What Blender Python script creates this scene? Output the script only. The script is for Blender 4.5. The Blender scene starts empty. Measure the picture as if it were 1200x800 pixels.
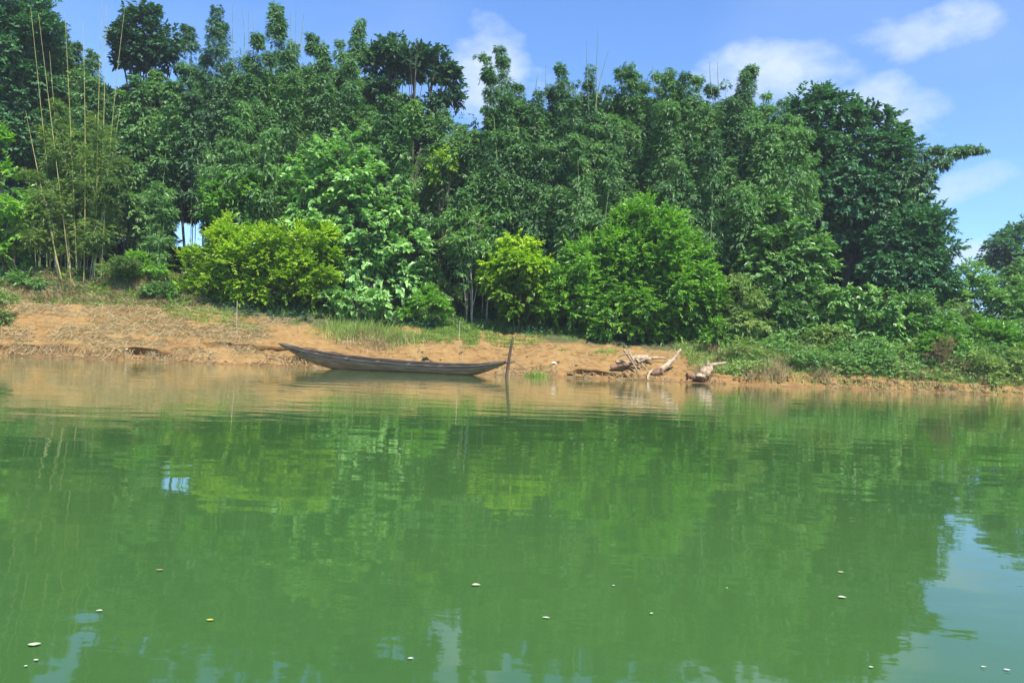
import bpy, math, random
import numpy as np
from mathutils import Vector, Matrix, noise as mnoise

random.seed(7)
rng = np.random.default_rng(11)
sc = bpy.context.scene
col = sc.collection
R = math.radians

# ------------------------------------------------------------------ camera
F = 900.0                      # focal length for a 1200 px wide frame
CAM = np.array([0.0, 0.0, 0.9])
PITCH, ROLL = math.atan(23.5 / F), math.atan(0.0405)
fw = np.array([0, math.cos(PITCH), math.sin(PITCH)])
up0 = np.array([0, -math.sin(PITCH), math.cos(PITCH)])
rt0 = np.array([1.0, 0, 0])
rt = math.cos(ROLL) * rt0 + math.sin(ROLL) * up0
up = -math.sin(ROLL) * rt0 + math.cos(ROLL) * up0
cd = bpy.data.cameras.new('camera')
cd.sensor_width = 36.0
cd.lens = 36.0 * F / 1200.0
cd.clip_start = 0.05
cd.clip_end = 9000
cam = bpy.data.objects.new('camera', cd)
M = Matrix(((rt[0], up[0], -fw[0], CAM[0]), (rt[1], up[1], -fw[1], CAM[1]), (rt[2], up[2], -fw[2], CAM[2]), (0, 0, 0, 1)))
cam.matrix_world = M
col.objects.link(cam)
sc.camera = cam

def ray(px, py):
    return fw + (px - 600) / F * rt - (py - 400) / F * up
def at(px, py, Y):
    d = ray(px, py)
    return CAM + d * (Y / d[1])

# ------------------------------------------------------------------ value noise
def _h(i, j, s):
    n = (i * 374761393 + j * 668265263 + s * 1442695041) & 0xffffffff
    n = ((n ^ (n >> 13)) * 1274126177) & 0xffffffff
    return ((n ^ (n >> 16)) & 0xffff) / 65535.0
def vnoise(x, y, s=0):
    x = np.asarray(x, float); y = np.asarray(y, float)
    i = np.floor(x).astype(np.int64); j = np.floor(y).astype(np.int64)
    u = x - i; v = y - j
    u = u * u * (3 - 2 * u); v = v * v * (3 - 2 * v)
    return (_h(i, j, s) * (1 - u) + _h(i + 1, j, s) * u) * (1 - v) + (_h(i, j + 1, s) * (1 - u) + _h(i + 1, j + 1, s) * u) * v
def fbm(x, y, s=0, o=4):
    a = 0; w = 0.5
    for k in range(o):
        a = a + w * (vnoise(np.asarray(x) * 2 ** k, np.asarray(y) * 2 ** k, s + k * 17) - 0.5)
        w *= 0.5
    return a

# ------------------------------------------------------------------ terrain
def ys(x):                                  # depth of the waterline
    x = np.asarray(x, float)
    return 49.5 + 0.045 * np.clip(x, -60, 90) + 1.6 * fbm(x / 9.0, x * 0 + 3.1, 5, 4) + 0.5 * fbm(x / 1.3, x * 0 + 1.1, 8, 3)
KX = np.array([-60, -34, -24, -17, -12, -4, 2, 8, 14, 20, 34, 60])
KT = np.array([0, .5, .9, 3., 6., 8., 11., 15., 24., 60.])
PROF = {
 'L': [0, .10, .62, 1.75, 3.3, 4.1, 6.2, 6.5, 6.7, 7.2],
 'A': [0, .10, .58, 1.5, 2.6, 3.4, 4.9, 5.6, 6.3, 7.2],
 'M': [0, .08, .42, 1.2, 2.3, 3.1, 4.2, 5.3, 6.2, 7.2],
 'B': [0, .08, .40, 1.1, 2.3, 2.9, 3.9, 5.0, 6.0, 7.2],
 'R': [0, .10, .55, 1.6, 3.2, 4.2, 5.2, 5.8, 6.2, 7.2]}
KP = np.array([PROF[k] for k in ['L', 'L', 'L', 'A', 'M', 'M', 'B', 'B', 'B', 'R', 'R', 'R']], float)
def zbase(x, t):
    x = np.asarray(x, float); t = np.asarray(t, float)
    cols = [np.interp(x, KX, KP[:, k]) for k in range(len(KT))]
    z = np.zeros(np.broadcast(x, t).shape)
    for k in range(len(KT) - 1):
        m = (t >= KT[k]) & (t < KT[k + 1])
        f = (t - KT[k]) / (KT[k + 1] - KT[k])
        z = np.where(m, cols[k] * (1 - f) + cols[k + 1] * f, z)
    z = np.where(t >= KT[-1], cols[-1], z)
    z = np.where(t < 0, np.maximum(0.16 * t, -2.0), z)
    return z
def gz(x, y):
    x = np.asarray(x, float); y = np.asarray(y, float)
    t = y - ys(x)
    tw = t + 0.55 * fbm(x / 1.7, y / 1.7, 21, 3) * np.clip(t * 2, 0, 1)
    z = zbase(x, np.where(t > 0, np.maximum(tw, 0.02), t))
    amp = np.clip(t / 1.5, 0, 1) * np.clip(60 / np.maximum(t, 1), 0, 1)
    z = z + amp * (0.5 * fbm(x / 3.0, y / 2.2, 31, 4) + 00.42 * fbm(x / .9, y / .5, 41, 4))
    # little terraces where the flood has cut the bank
    q = z * 3.2 + 1.2 * fbm(x / 4., y / 4., 51, 3)
    st = (np.floor(q) + np.clip((q - np.floor(q)) * 2.6 - .8, 0, 1) - q) / 3.2
    z = z + np.where((t > .3) & (t < 7), st * (0.35 + 0.75 * np.clip(vnoise(x / 3.3, y / 2., 61), 0, 1)), 0)
    return z
def gz1(x, y):
    return float(gz(np.array([x]), np.array([y]))[0])

# ------------------------------------------------------------------ mesh helpers
def quads_object(name, V, mat, tone=None, parent=None, smooth=False, faces=None):
    V = np.ascontiguousarray(V, dtype=np.float32).reshape(-1, 3)
    me = bpy.data.meshes.new(name)
    if faces is None:
        faces = np.arange(len(V), dtype=np.int32).reshape(-1, 4)
    nf = len(faces)
    me.vertices.add(len(V)); me.vertices.foreach_set('co', V.ravel())
    me.loops.add(nf * 4); me.loops.foreach_set('vertex_index', np.ascontiguousarray(faces, dtype=np.int32).ravel())
    me.polygons.add(nf)
    me.polygons.foreach_set('loop_start', np.arange(0, nf * 4, 4, dtype=np.int32))
    me.polygons.foreach_set('loop_total', np.full(nf, 4, dtype=np.int32))
    if tone is not None:
        a = me.attributes.new('tone', 'FLOAT', 'FACE')
        a.data.foreach_set('value', np.ascontiguousarray(tone, dtype=np.float32))
    me.update(calc_edges=True)
    me.polygons.foreach_set('use_smooth', np.full(nf, smooth, dtype=bool))
    me.materials.append(mat)
    o = bpy.data.objects.new(name, me)
    col.objects.link(o)
    if parent is not None: o.parent = parent
    return o
def recentre(o, c):
    c = Vector(c)
    o.data.transform(Matrix.Translation(-c)); o.location = c
    return o
def tag(o, label=None, cat=None, group=None, kind=None):
    if label: o['label'] = label
    if cat: o['category'] = cat
    if group: o['group'] = group
    if kind: o['kind'] = kind
    return o
def empty(name, loc, label, cat, group=None):
    o = bpy.data.objects.new(name, None); col.objects.link(o)
    o.location = tuple(float(v) for v in loc); o.empty_display_size = .3
    return tag(o, label, cat, group)
def nrm(v):
    return v / np.maximum(np.linalg.norm(v, axis=-1, keepdims=True), 1e-9)
Z = np.array([0, 0, 1.0])

class Tubes:
    def __init__(s): s.V = []; s.F = []; s.n = 0
    def add(s, P, rad, k=6, cap=True, rough=0.0):
        P = np.asarray(P, float); n = len(P)
        rad = np.broadcast_to(np.asarray(rad, float), (n,))
        T = nrm(np.gradient(P, axis=0))
        ref = np.array([0, 1.0, 0]) if abs(T[0][1]) < .8 else np.array([1.0, 0, 0])
        A = nrm(np.cross(T, ref)); B = np.cross(T, A)
        an = np.arange(k) / k * 2 * math.pi
        rr = rad[:, None] * (1 + rough * (rng.random((n, k)) - .5) * 2)
        V = P[:, None] + rr[..., None] * (np.cos(an)[None, :, None] * A[:, None] + np.sin(an)[None, :, None] * B[:, None])
        V = V.reshape(-1, 3)
        i = np.arange(n - 1)[:, None]; j = np.arange(k)[None, :]
        f = np.stack([i * k + j, i * k + (j + 1) % k, (i + 1) * k + (j + 1) % k, (i + 1) * k + j], -1).reshape(-1, 4) + s.n
        s.V.append(V); s.F.append(f); s.n += len(V)
        if cap:
            for row, pt, flip in ((0, P[0] - T[0] * rad[0] * .02, True), (n - 1, P[-1] + T[-1] * rad[-1] * .02, False)):
                base = s.n
                s.V.append(np.vstack([V[row * k:(row + 1) * k], pt[None]])); s.n += k + 1
                q = []
                for m in range(0, k, 2):
                    a, b, c = m, (m + 1) % k, (m + 2) % k
                    q.append([a, b, c, k] if not flip else [c, b, a, k])
                s.F.append(np.array(q) + base)
    def build(s, name, mat, parent=None):
        return quads_object(name, np.vstack(s.V), mat, None, parent, True, np.vstack(s.F))
def local(o_empty):
    return np.array(o_empty.location)

def bez(P, n=14):
    P = np.asarray(P, float); t = np.linspace(0, 1, n)[:, None]
    if len(P) == 3:
        return (1 - t) ** 2 * P[0] + 2 * t * (1 - t) * P[1] + t * t * P[2]
    return (1 - t) ** 3 * P[0] + 3 * t * (1 - t) ** 2 * P[1] + 3 * t * t * (1 - t) * P[2] + t ** 3 * P[3]

def sprays(P, T, ls, k, L, W, spread, droop, tone, tonevar=.25, twist=.5, out=None):
    """leafy twigs: k leaves along each twig P -> P+T*ls, returned as quads"""
    N = len(P)
    ls = np.broadcast_to(ls, (N,))
    T = nrm(T)
    S = nrm(np.cross(T, Z) + 1e-6)
    S = nrm(S + twist * rng.normal(size=(N, 3)) * .5)
    s = (np.arange(k) + .6) / k
    sgn = np.where(np.arange(k) % 2 == 0, 1., -1.)
    s = s[None] + rng.normal(size=(N, k)) * .06
    pos = P[:, None] + T[:, None] * (s * ls[:, None])[..., None] - Z * (0.35 * droop * s ** 2 * ls[:, None])[..., None]
    sp = spread * (1 - .55 * np.clip(s, 0, 1))
    D = T[:, None] * (1 - .4 * sp)[..., None] + S[:, None] * (sgn[None] * sp)[..., None] - Z * droop * (.35 + .65 * rng.random((N, k)))[..., None]
    D = nrm(D + rng.normal(size=D.shape) * .22)
    up_ = Z if out is None else nrm(Z * .8 + nrm(out)[:, None] * .75)
    Nn = nrm(np.cross(D, np.cross(up_, D) + 1e-6) + rng.normal(size=D.shape) * .36)
    Sd = nrm(np.cross(D, Nn)); Nn = np.cross(Sd, D)
    sz = (.7 + .6 * rng.random((N, k)))[..., None]
    l = L * sz; w = W * sz * .5
    v0 = pos; v2 = pos + D * l - Z * l * .12
    mid = pos + D * l * .48 + Nn * w * .25
    V = np.stack([v0, mid + Sd * w, v2, mid - Sd * w], 2)
    tn = (np.broadcast_to(np.asarray(tone, float), (N,))[:, None] + rng.normal(size=(N, k)) * tonevar * .5)
    return V.reshape(-1, 4, 3), np.clip(tn, 0, 1).ravel()

# ------------------------------------------------------------------ materials
def newmat(name):
    m = bpy.data.materials.new(name); m.use_nodes = True
    nt = m.node_tree; nt.nodes.clear()
    return m, nt, nt.nodes, nt.links
def lk(nt, a, b): nt.links.new(a, b)
def ramp(nt, fac, stops, interp='LINEAR'):
    r = nt.nodes.new('ShaderNodeValToRGB'); r.color_ramp.interpolation = interp
    e = r.color_ramp.elements
    while len(e) > 1: e.remove(e[-1])
    e[0].position = stops[0][0]; e[0].color = (*stops[0][1], 1)
    for p, c in stops[1:]:
        n = e.new(p); n.color = (*c, 1)
    nt.links.new(fac, r.inputs[0]); return r.outputs[0]
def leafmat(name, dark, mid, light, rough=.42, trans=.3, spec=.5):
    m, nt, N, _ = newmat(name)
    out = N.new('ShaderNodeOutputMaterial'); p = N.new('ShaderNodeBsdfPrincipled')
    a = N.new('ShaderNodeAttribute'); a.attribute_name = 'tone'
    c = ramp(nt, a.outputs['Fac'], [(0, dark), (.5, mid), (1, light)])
    lk(nt, c, p.inputs['Base Color'])
    p.inputs['Roughness'].default_value = rough
    p.inputs['Specular IOR Level'].default_value = spec
    t = N.new('ShaderNodeBsdfTranslucent')
    g = N.new('ShaderNodeMix'); g.data_type = 'RGBA'; g.blend_type = 'MULTIPLY'; g.inputs[0].default_value = 1
    lk(nt, c, g.inputs[6]); g.inputs[7].default_value = (1.25, 1.5, .6, 1)
    lk(nt, g.outputs[2], t.inputs['Color'])
    mx = N.new('ShaderNodeMixShader'); mx.inputs[0].default_value = trans
    lk(nt, p.outputs[0], mx.inputs[1]); lk(nt, t.outputs[0], mx.inputs[2]); lk(nt, mx.outputs[0], out.inputs[0])
    return m
def woodmat(name, c0, c1, c2, scale=(1, 1, 1), sc_=6, rough=.8, bump=.4):
    m, nt, N, _ = newmat(name)
    out = N.new('ShaderNodeOutputMaterial'); p = N.new('ShaderNodeBsdfPrincipled'); lk(nt, p.outputs[0], out.inputs[0])
    tc = N.new('ShaderNodeTexCoord'); mp = N.new('ShaderNodeMapping'); mp.inputs['Scale'].default_value = scale
    lk(nt, tc.outputs['Object'], mp.inputs[0])
    n = N.new('ShaderNodeTexNoise'); n.inputs['Scale'].default_value = sc_; n.inputs['Detail'].default_value = 8; n.inputs['Roughness'].default_value = .65
    lk(nt, mp.outputs[0], n.inputs['Vector'])
    c = ramp(nt, n.outputs[0], [(.28, c0), (.5, c1), (.72, c2)])
    lk(nt, c, p.inputs['Base Color']); p.inputs['Roughness'].default_value = rough
    b = N.new('ShaderNodeBump'); b.inputs['Strength'].default_value = bump; b.inputs['Distance'].default_value = .03
    lk(nt, n.outputs[0], b.inputs['Height']); lk(nt, b.outputs[0], p.inputs['Normal'])
    return m

LM = {
 'bamboo': leafmat('bamboo_leaf', (.044, .128, .046), (.098, .228, .064), (.200, .360, .092), .40, .30),
 'bamboo_deep': leafmat('deep_bamboo_leaf', (.034, .106, .050), (.072, .180, .064), (.142, .290, .085), .42, .25),
 'bamboo_olive': leafmat('olive_bamboo_leaf', (.075, .140, .030), (.150, .250, .050), (.300, .380, .085), .45, .35),
 'bamboo_light': leafmat('light_bamboo_leaf', (.065, .165, .045), (.125, .270, .070), (.215, .400, .100), .40, .35),
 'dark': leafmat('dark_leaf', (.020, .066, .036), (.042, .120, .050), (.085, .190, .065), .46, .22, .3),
 'blue': leafmat('blue_green_leaf', (.030, .102, .050), (.062, .172, .070), (.125, .275, .100), .46, .25, .3),
 'big': leafmat('broad_leaf', (.090, .200, .055), (.200, .390, .105), (.370, .580, .190), .42, .30, .4),
 'yellow': leafmat('yellow_green_leaf', (.100, .200, .010), (.270, .430, .014), (.500, .600, .025), .42, .38),
 'bright': leafmat('bright_green_leaf', (.065, .180, .016), (.160, .350, .032), (.310, .520, .050), .40, .36),
 'mid': leafmat('mid_green_leaf', (.060, .150, .035), (.115, .250, .055), (.210, .380, .095), .42, .32),
 'weed': leafmat('weed_leaf', (.100, .180, .035), (.190, .290, .065), (.370, .440, .130), .5, .32),
 'dry': leafmat('dry_leaf', (0.14, 0.1, 0.045), (0.27, 0.2, 0.095), (0.46, 0.37, 0.19), .7, .2),
 'grass': leafmat('grass_blade', (0.077, 0.154, 0.022), (0.165, 0.286, 0.044), (0.319, 0.418, 0.088), .5, .35),
}
M_culm_y = woodmat('yellow_culm', (.11, .12, .03), (.29, .27, .075), (.50, .44, .17), (1, 1, .25), 5, .4, .05)
M_culm_g = woodmat('green_culm', (.06, .10, .03), (.14, .19, .06), (.30, .32, .14), (1, 1, .3), 4, .4, .05)
M_culm_w = woodmat('pale_culm', (.20, .16, .10), (.42, .36, .25), (.65, .58, .44), (1, 1, .3), 6, .5, .05)
M_bark = woodmat('bark', (.035, .028, .020), (.085, .068, .050), (.17, .14, .105), (1, 1, .4), 5, .9, .6)
M_drift = woodmat('driftwood', (.09, .060, .036), (.31, .225, .135), (.52, .42, .29), (1, 1, 1), 4, .85, .7)
M_drift_dark = woodmat('dark_driftwood', (.05, .025, .015), (.16, .085, .045), (.30, .19, .11), (1, 1, 1), 4, .8, .7)  # darker wood for the stump, the butt and one stub
M_cut = woodmat('cut_wood', (.10, .06, .035), (.20, .12, .07), (.34, .24, .15), (1, 1, 1), 14, .85, .4)
M_stake = woodmat('stake_wood', (.035, .020, .011), (.09, .055, .030), (.17, .11, .065), (1, 1, .2), 9, .85, .5)

# ground
def ground_mat():
    m, nt, N, _ = newmat('bank_earth')
    out = N.new('ShaderNodeOutputMaterial'); p = N.new('ShaderNodeBsdfPrincipled'); lk(nt, p.outputs[0], out.inputs[0])
    g = N.new('ShaderNodeNewGeometry')
    n1 = N.new('ShaderNodeTexNoise'); n1.inputs['Scale'].default_value = .35; n1.inputs['Detail'].default_value = 7; n1.inputs['Roughness'].default_value = .6
    n2 = N.new('ShaderNodeTexNoise'); n2.inputs['Scale'].default_value = 3.2; n2.inputs['Detail'].default_value = 9; n2.inputs['Roughness'].default_value = .7
    mp = N.new('ShaderNodeMapping'); mp.inputs['Scale'].default_value = (.5, 1, 1.6)
    lk(nt, g.outputs['Position'], mp.inputs[0]); lk(nt, g.outputs['Position'], n1.inputs['Vector']); lk(nt, mp.outputs[0], n2.inputs['Vector'])
    c1 = ramp(nt, n1.outputs[0], [(.3, (.15, .074, .027)), (.5, (.22, .128, .044)), (.7, (.29, .190, .074))])
    c2 = ramp(nt, n2.outputs[0], [(.30, (.085, .038, .016)), (.46, (.215, .125, .043)), (.68, (.33, .230, .098))])
    mx = N.new('ShaderNodeMix'); mx.data_type = 'RGBA'; mx.inputs[0].default_value = .55
    lk(nt, c1, mx.inputs[6]); lk(nt, c2, mx.inputs[7])
    a = N.new('ShaderNodeAttribute'); a.attribute_name = 'cover'
    soil = ramp(nt, n2.outputs[0], [(.3, (.035, .040, .018)), (.6, (.085, .090, .035)), (.75, (.15, .12, .06))])
    m2 = N.new('ShaderNodeMix'); m2.data_type = 'RGBA'
    lk(nt, a.outputs['Fac'], m2.inputs[0]); lk(nt, mx.outputs[2], m2.inputs[6]); lk(nt, soil, m2.inputs[7])
    w = N.new('ShaderNodeAttribute'); w.attribute_name = 'wet'
    m3 = N.new('ShaderNodeMix'); m3.data_type = 'RGBA'
    lk(nt, w.outputs['Fac'], m3.inputs[0]); lk(nt, m2.outputs[2], m3.inputs[6]); m3.inputs[7].default_value = (.15, .075, .036, 1)
    lk(nt, m3.outputs[2], p.inputs['Base Color']); p.inputs['Roughness'].default_value = .9
    p.inputs['Specular IOR Level'].default_value = .2
    b = N.new('ShaderNodeBump'); b.inputs['Strength'].default_value = .9; b.inputs['Distance'].default_value = .12
    lk(nt, n2.outputs[0], b.inputs['Height']); lk(nt, b.outputs[0], p.inputs['Normal'])
    return m

def dense(lo, hi, step, far_, grow=1.35):
    a = list(np.arange(lo, hi + 1e-6, step))
    s = step; v = hi; r = []
    while v < far_: s *= grow; v += s; r.append(v)
    s = step; v = lo; l = []
    while v > -far_: s *= grow; v -= s; l.append(v)
    return np.array(l[::-1] + a + r)
gx = dense(-40, 44, .14, 2600)
gt = np.concatenate([-np.geomspace(900, 3, 14), np.arange(-2, 0, .4), np.arange(0, 9, .10), np.arange(9, 26, .6), np.geomspace(26, 2600, 24)])
GX, GT = np.meshgrid(gx, gt, indexing='ij')
GY = ys(GX) + GT
GZ = gz(GX, GY)
nI, nJ = GX.shape
idx = np.arange(nI * nJ).reshape(nI, nJ)
fc = np.stack([idx[:-1, :-1], idx[1:, :-1], idx[1:, 1:], idx[:-1, 1:]], -1).reshape(-1, 4)
und = np.clip(vnoise(GX / 2.6, GX * 0 + 2.2, 131) * 2.2 - .55, 0, 1) * np.interp(GX, [-60, -9, -6, 3, 5, 12, 14, 60], [1, 1, .35, .5, .9, .8, .4, .5])
und = und * (.7 + .6 * vnoise(GX / .5, GX * 0 + 7.7, 133))
GYd = GY + .42 * und * (np.exp(-((GT - .72) / .16) ** 2) - .8 * np.exp(-((GT - 1.12) / .2) ** 2))
und2 = np.clip(vnoise(GX / 3.1, GX * 0 + 5.2, 135) * 2.4 - 1.0, 0, 1) * (GX < -8)
GYd = GYd + .4 * und2 * (np.exp(-((GT - 2.0 - fbm(GX / 2, GX * 0, 137, 3)) / .16) ** 2) - .8 * np.exp(-((GT - 2.4 - fbm(GX / 2, GX * 0, 137, 3)) / .2) ** 2))
GZ = GZ + .16 * und * np.exp(-((GT - 1.15) / .25) ** 2) + .14 * und2 * np.exp(-((GT - 2.45) / .25) ** 2)
bank = quads_object('river_bank', np.stack([GX, GYd, GZ], -1), ground_mat(), None, None, True, fc)
tag(bank, kind='structure')
cut = np.interp(GX, [-60, -34, -22, -16, -8, 0, 3, 10, 15, 19, 24, 60], [8.2, 8.2, 7.2, 6.2, 7.5, 8.5, 5.6, 5.8, 4.5, 3, 1.6, 1.6])
cover = np.clip((GT - cut + 2.4 * fbm(GX / 2.5, GY / 1.5, 71, 4)) / 1.0, 0, 1)
for nm, val in (('cover', cover), ('wet', np.clip(1 - GT / .55 + fbm(GX / .8, GY / .8, 81, 3) * .8, 0, 1) * .8)):
    at_ = bank.data.attributes.new(nm, 'FLOAT', 'POINT'); at_.data.foreach_set('value', val.astype(np.float32).ravel())

# water
def water_mat():
    m, nt, N, _ = newmat('river_water')
    out = N.new('ShaderNodeOutputMaterial'); p = N.new('ShaderNodeBsdfPrincipled'); lk(nt, p.outputs[0], out.inputs[0])
    a = N.new('ShaderNodeAttribute'); a.attribute_name = 'shallow'
    n0 = N.new('ShaderNodeTexNoise'); n0.inputs['Scale'].default_value = .25; n0.inputs['Detail'].default_value = 3
    g = N.new('ShaderNodeNewGeometry'); lk(nt, g.outputs['Position'], n0.inputs['Vector'])
    deep = ramp(nt, n0.outputs[0], [(.3, (.031, .084, .023)), (.7, (.046, .105, .026))])
    mx = N.new('ShaderNodeMix'); mx.data_type = 'RGBA'; lk(nt, a.outputs['Fac'], mx.inputs[0]); lk(nt, deep, mx.inputs[6]); mx.inputs[7].default_value = (.20, .145, .06, 1)
    lk(nt, mx.outputs[2], p.inputs['Base Color'])
    p.inputs['Roughness'].default_value = .03; p.inputs['IOR'].default_value = 1.40
    def wave(sx, sy, scale, detail, rough=.5, rot=0.):
        mp = N.new('ShaderNodeMapping'); mp.inputs['Scale'].default_value = (sx, sy, 1); mp.inputs['Rotation'].default_value = (0, 0, rot)
        lk(nt, g.outputs['Position'], mp.inputs[0])
        n = N.new('ShaderNodeTexNoise'); n.inputs['Scale'].default_value = scale; n.inputs['Detail'].default_value = detail; n.inputs['Roughness'].default_value = rough
        lk(nt, mp.outputs[0], n.inputs['Vector']); return n.outputs[0]
    def mul(x, k):
        q = N.new('ShaderNodeMath'); q.operation = 'MULTIPLY'; lk(nt, x, q.inputs[0])
        if isinstance(k, float): q.inputs[1].default_value = k
        else: lk(nt, k, q.inputs[1])
        return q.outputs[0]
    def add(x, y):
        q = N.new('ShaderNodeMath'); q.operation = 'ADD'; lk(nt, x, q.inputs[0]); lk(nt, y, q.inputs[1]); return q.outputs[0]
    big = mul(wave(.6, 1, .8, 1, .4, .15), .0065)
    med = mul(wave(.6, 1, 2.8, 1, .4, -.12), .0028)
    rf = N.new('ShaderNodeAttribute'); rf.attribute_name = 'ruffle'
    sm = mul(add(mul(wave(.40, 1, 4.0, 1, .4, .1), .0050), mul(wave(.25, 1, 1.3, 1, .4, -.05), .017)), rf.outputs['Fac'])
    nr = N.new('ShaderNodeAttribute'); nr.attribute_name = 'near'
    fine = mul(mul(wave(.6, 1, 8., 2, .5, .3), .00075), nr.outputs['Fac'])
    tot = add(add(add(big, med), sm), fine)
    b = N.new('ShaderNodeBump'); b.inputs['Strength'].default_value = 1; b.inputs['Distance'].default_value = 1.0
    lk(nt, tot, b.inputs['Height']); lk(nt, b.outputs[0], p.inputs['Normal'])
    return m
wx = dense(-50, 60, 1.0, 2600)
wt = np.concatenate([-np.geomspace(1500, 62, 12), np.arange(-60, 2.6, .5)])
WX, WT = np.meshgrid(wx, wt, indexing='ij')
WY = ys(WX) + WT
nI, nJ = WX.shape
idx = np.arange(nI * nJ).reshape(nI, nJ)
fc = np.stack([idx[:-1, :-1], idx[1:, :-1], idx[1:, 1:], idx[:-1, 1:]], -1).reshape(-1, 4)
water = quads_object('river_water', np.stack([WX, WY, WX * 0], -1), water_mat(), None, None, True, fc)
tag(water, kind='structure')
for nm, val in (('shallow', np.clip(1 + (WT + fbm(WX / 4, WY / 3, 91, 3) * 4) / 9.0, 0, 1) ** 1.3 * .85),
                ('near', np.clip(np.exp(-(WY - 3) / 7), 0, 1)),
                ('ruffle', np.clip((WT + 46) / 24, .06, 1) * np.clip(.5 + 1.8 * fbm(WX / 14, WY / 5, 95, 3), .2, 1.4))):
    at_ = water.data.attributes.new(nm, 'FLOAT', 'POINT'); at_.data.foreach_set('value', val.astype(np.float32).ravel())

# ------------------------------------------------------------------ broadleaf trees and shrubs
DENS = 1.0
def tree(name, label, cat, lobes, Y, base_px, leaf, L=.26, W=.12, k=10, ls=.55, spread=.8, droop=.3, dens=1.0,
         trunk_r=.16, limbs=True, flat=.85, group=None, tone0=.45, inner=.25, leafname='crown', toptone=0.0, mat_bark=None, base_y=None):
    px = base_px[0]
    bx = at(px, 400, Y)[0]; by = Y
    bz = gz1(bx, by)
    base = np.array([bx, by, bz - .1])
    root = empty(name, base, label, cat, group)
    VV, TT = [], []
    tb = Tubes()
    cents = []
    for lb in lobes:
        lx, ly, lr = lb[:3]; dy = lb[3] if len(lb) > 3 else rng.uniform(-1, 1) * lr / F * Y * .45
        c = at(lx, ly, Y + dy); r = lr / F * (Y + dy)
        cents.append((c, r))
    cm = np.mean([c for c, r in cents], 0)
    zmax = max(c[2] + r for c, r in cents); zmin = min(c[2] - r for c, r in cents)
    for c, r in cents:
        area = 4 * math.pi * r * r
        la = k * L * W * .55
        n = int(max(14, DENS * dens * area * 2.3 / la))
        nb = int(np.clip(r * r * 5.0, 7, 30))
        ml = nrm(rng.normal(size=(nb, 3)) + Z * .18)
        mc = ml * (r * rng.uniform(.62, .92, nb))[:, None] * np.array([1, 1, flat])
        mr = r * rng.uniform(.22, .42, nb) * (.8 if r > 1.5 else 1.05)
        bi = rng.choice(nb, n, p=mr ** 2 / np.sum(mr ** 2))
        d = nrm(rng.normal(size=(n, 3)) + Z * .35 + ml[bi] * .5)
        P = c + mc[bi] + d * (mr[bi] * rng.uniform(.6, 1.05, n))[:, None] * np.array([1.15, 1.15, .8])
        core = rng.random(n) < inner * .5
        dc = nrm(rng.normal(size=(n, 3)))
        P = np.where(core[:, None], c + dc * (r * rng.uniform(.3, .75, n))[:, None] * np.array([1, 1, flat]), P)
        bt_ = rng.normal(size=nb) * .13
        Bt = bt_[bi]
        keep = P[:, 2] > gz(P[:, 0], P[:, 1]) + .05
        P = P[keep]; d = d[keep]; Bt = Bt[keep]; n = len(P)
        T = nrm(d * .9 + nrm(P - cm) * .5 + Z * .12 + rng.normal(size=(n, 3)) * .25)
        T[:, 2] *= .7
        # boughs: sprays share the tone of their neighbours
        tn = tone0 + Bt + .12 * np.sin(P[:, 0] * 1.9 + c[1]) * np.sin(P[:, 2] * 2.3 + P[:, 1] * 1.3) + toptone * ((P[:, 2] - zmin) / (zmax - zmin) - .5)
        V, t_ = sprays(P, T, ls * rng.uniform(.6, 1.3, n), k, L, W, spread, droop, tn, out=nrm(d + (P - cm) * .15))
        VV.append(V); TT.append(t_)
        # stray shoots that break the outline
        m = max(3, n // 24)
        d2 = nrm(rng.normal(size=(m, 3)) + Z * .5)
        P2 = c + d2 * (r * rng.uniform(.95, 1.30, m))[:, None] * np.array([1, 1, flat])
        V, t_ = sprays(P2, nrm(d2 + Z * .3), ls * 1.2, k, L, W, spread, droop, np.full(m, tone0 + .15))
        VV.append(V); TT.append(t_)
    if limbs:
        tc = cm.copy(); tc[2] = base[2] + (cm[2] - base[2]) * .62
        fork = base + (tc - base) * .55 + rng.normal(size=3) * np.array([.25, .25, 0])
        P = bez([base, base * .6 + fork * .4 + rng.normal(size=3) * np.array([.2, .2, 0]), fork, tc], 10)
        tb.add(P, np.linspace(trunk_r, trunk_r * .6, 10) * np.array([1.35, 1.1] + [1] * 8), 7, True, .08)
        for c, r in cents:
            s = P[rng.integers(4, 10)]
            mid = s * .5 + c * .5 + np.array([0, 0, -.15 * np.linalg.norm(c - s)])
            Q = bez([s, mid, c], 8)
            tb.add(Q, np.linspace(trunk_r * .5, trunk_r * .2, 8), 5, True, .08)
            for _ in range(6):
                e = c + nrm(rng.normal(size=3) + Z * .3) * r * .85
                q0 = Q[rng.integers(4, 8)]
                tb.add(bez([q0, (q0 + e) / 2 + Z * .1 * r, e], 5), np.linspace(trunk_r * .2, .012, 5), 4, False)
        o = tb.build('trunk', mat_bark or M_bark, root); o.location = -root.location
        o.data.transform(Matrix.Translation(-root.location)); o.location = (0, 0, 0)
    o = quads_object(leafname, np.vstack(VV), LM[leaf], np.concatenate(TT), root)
    o.data.transform(Matrix.Translation(-root.location))
    return root

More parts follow.
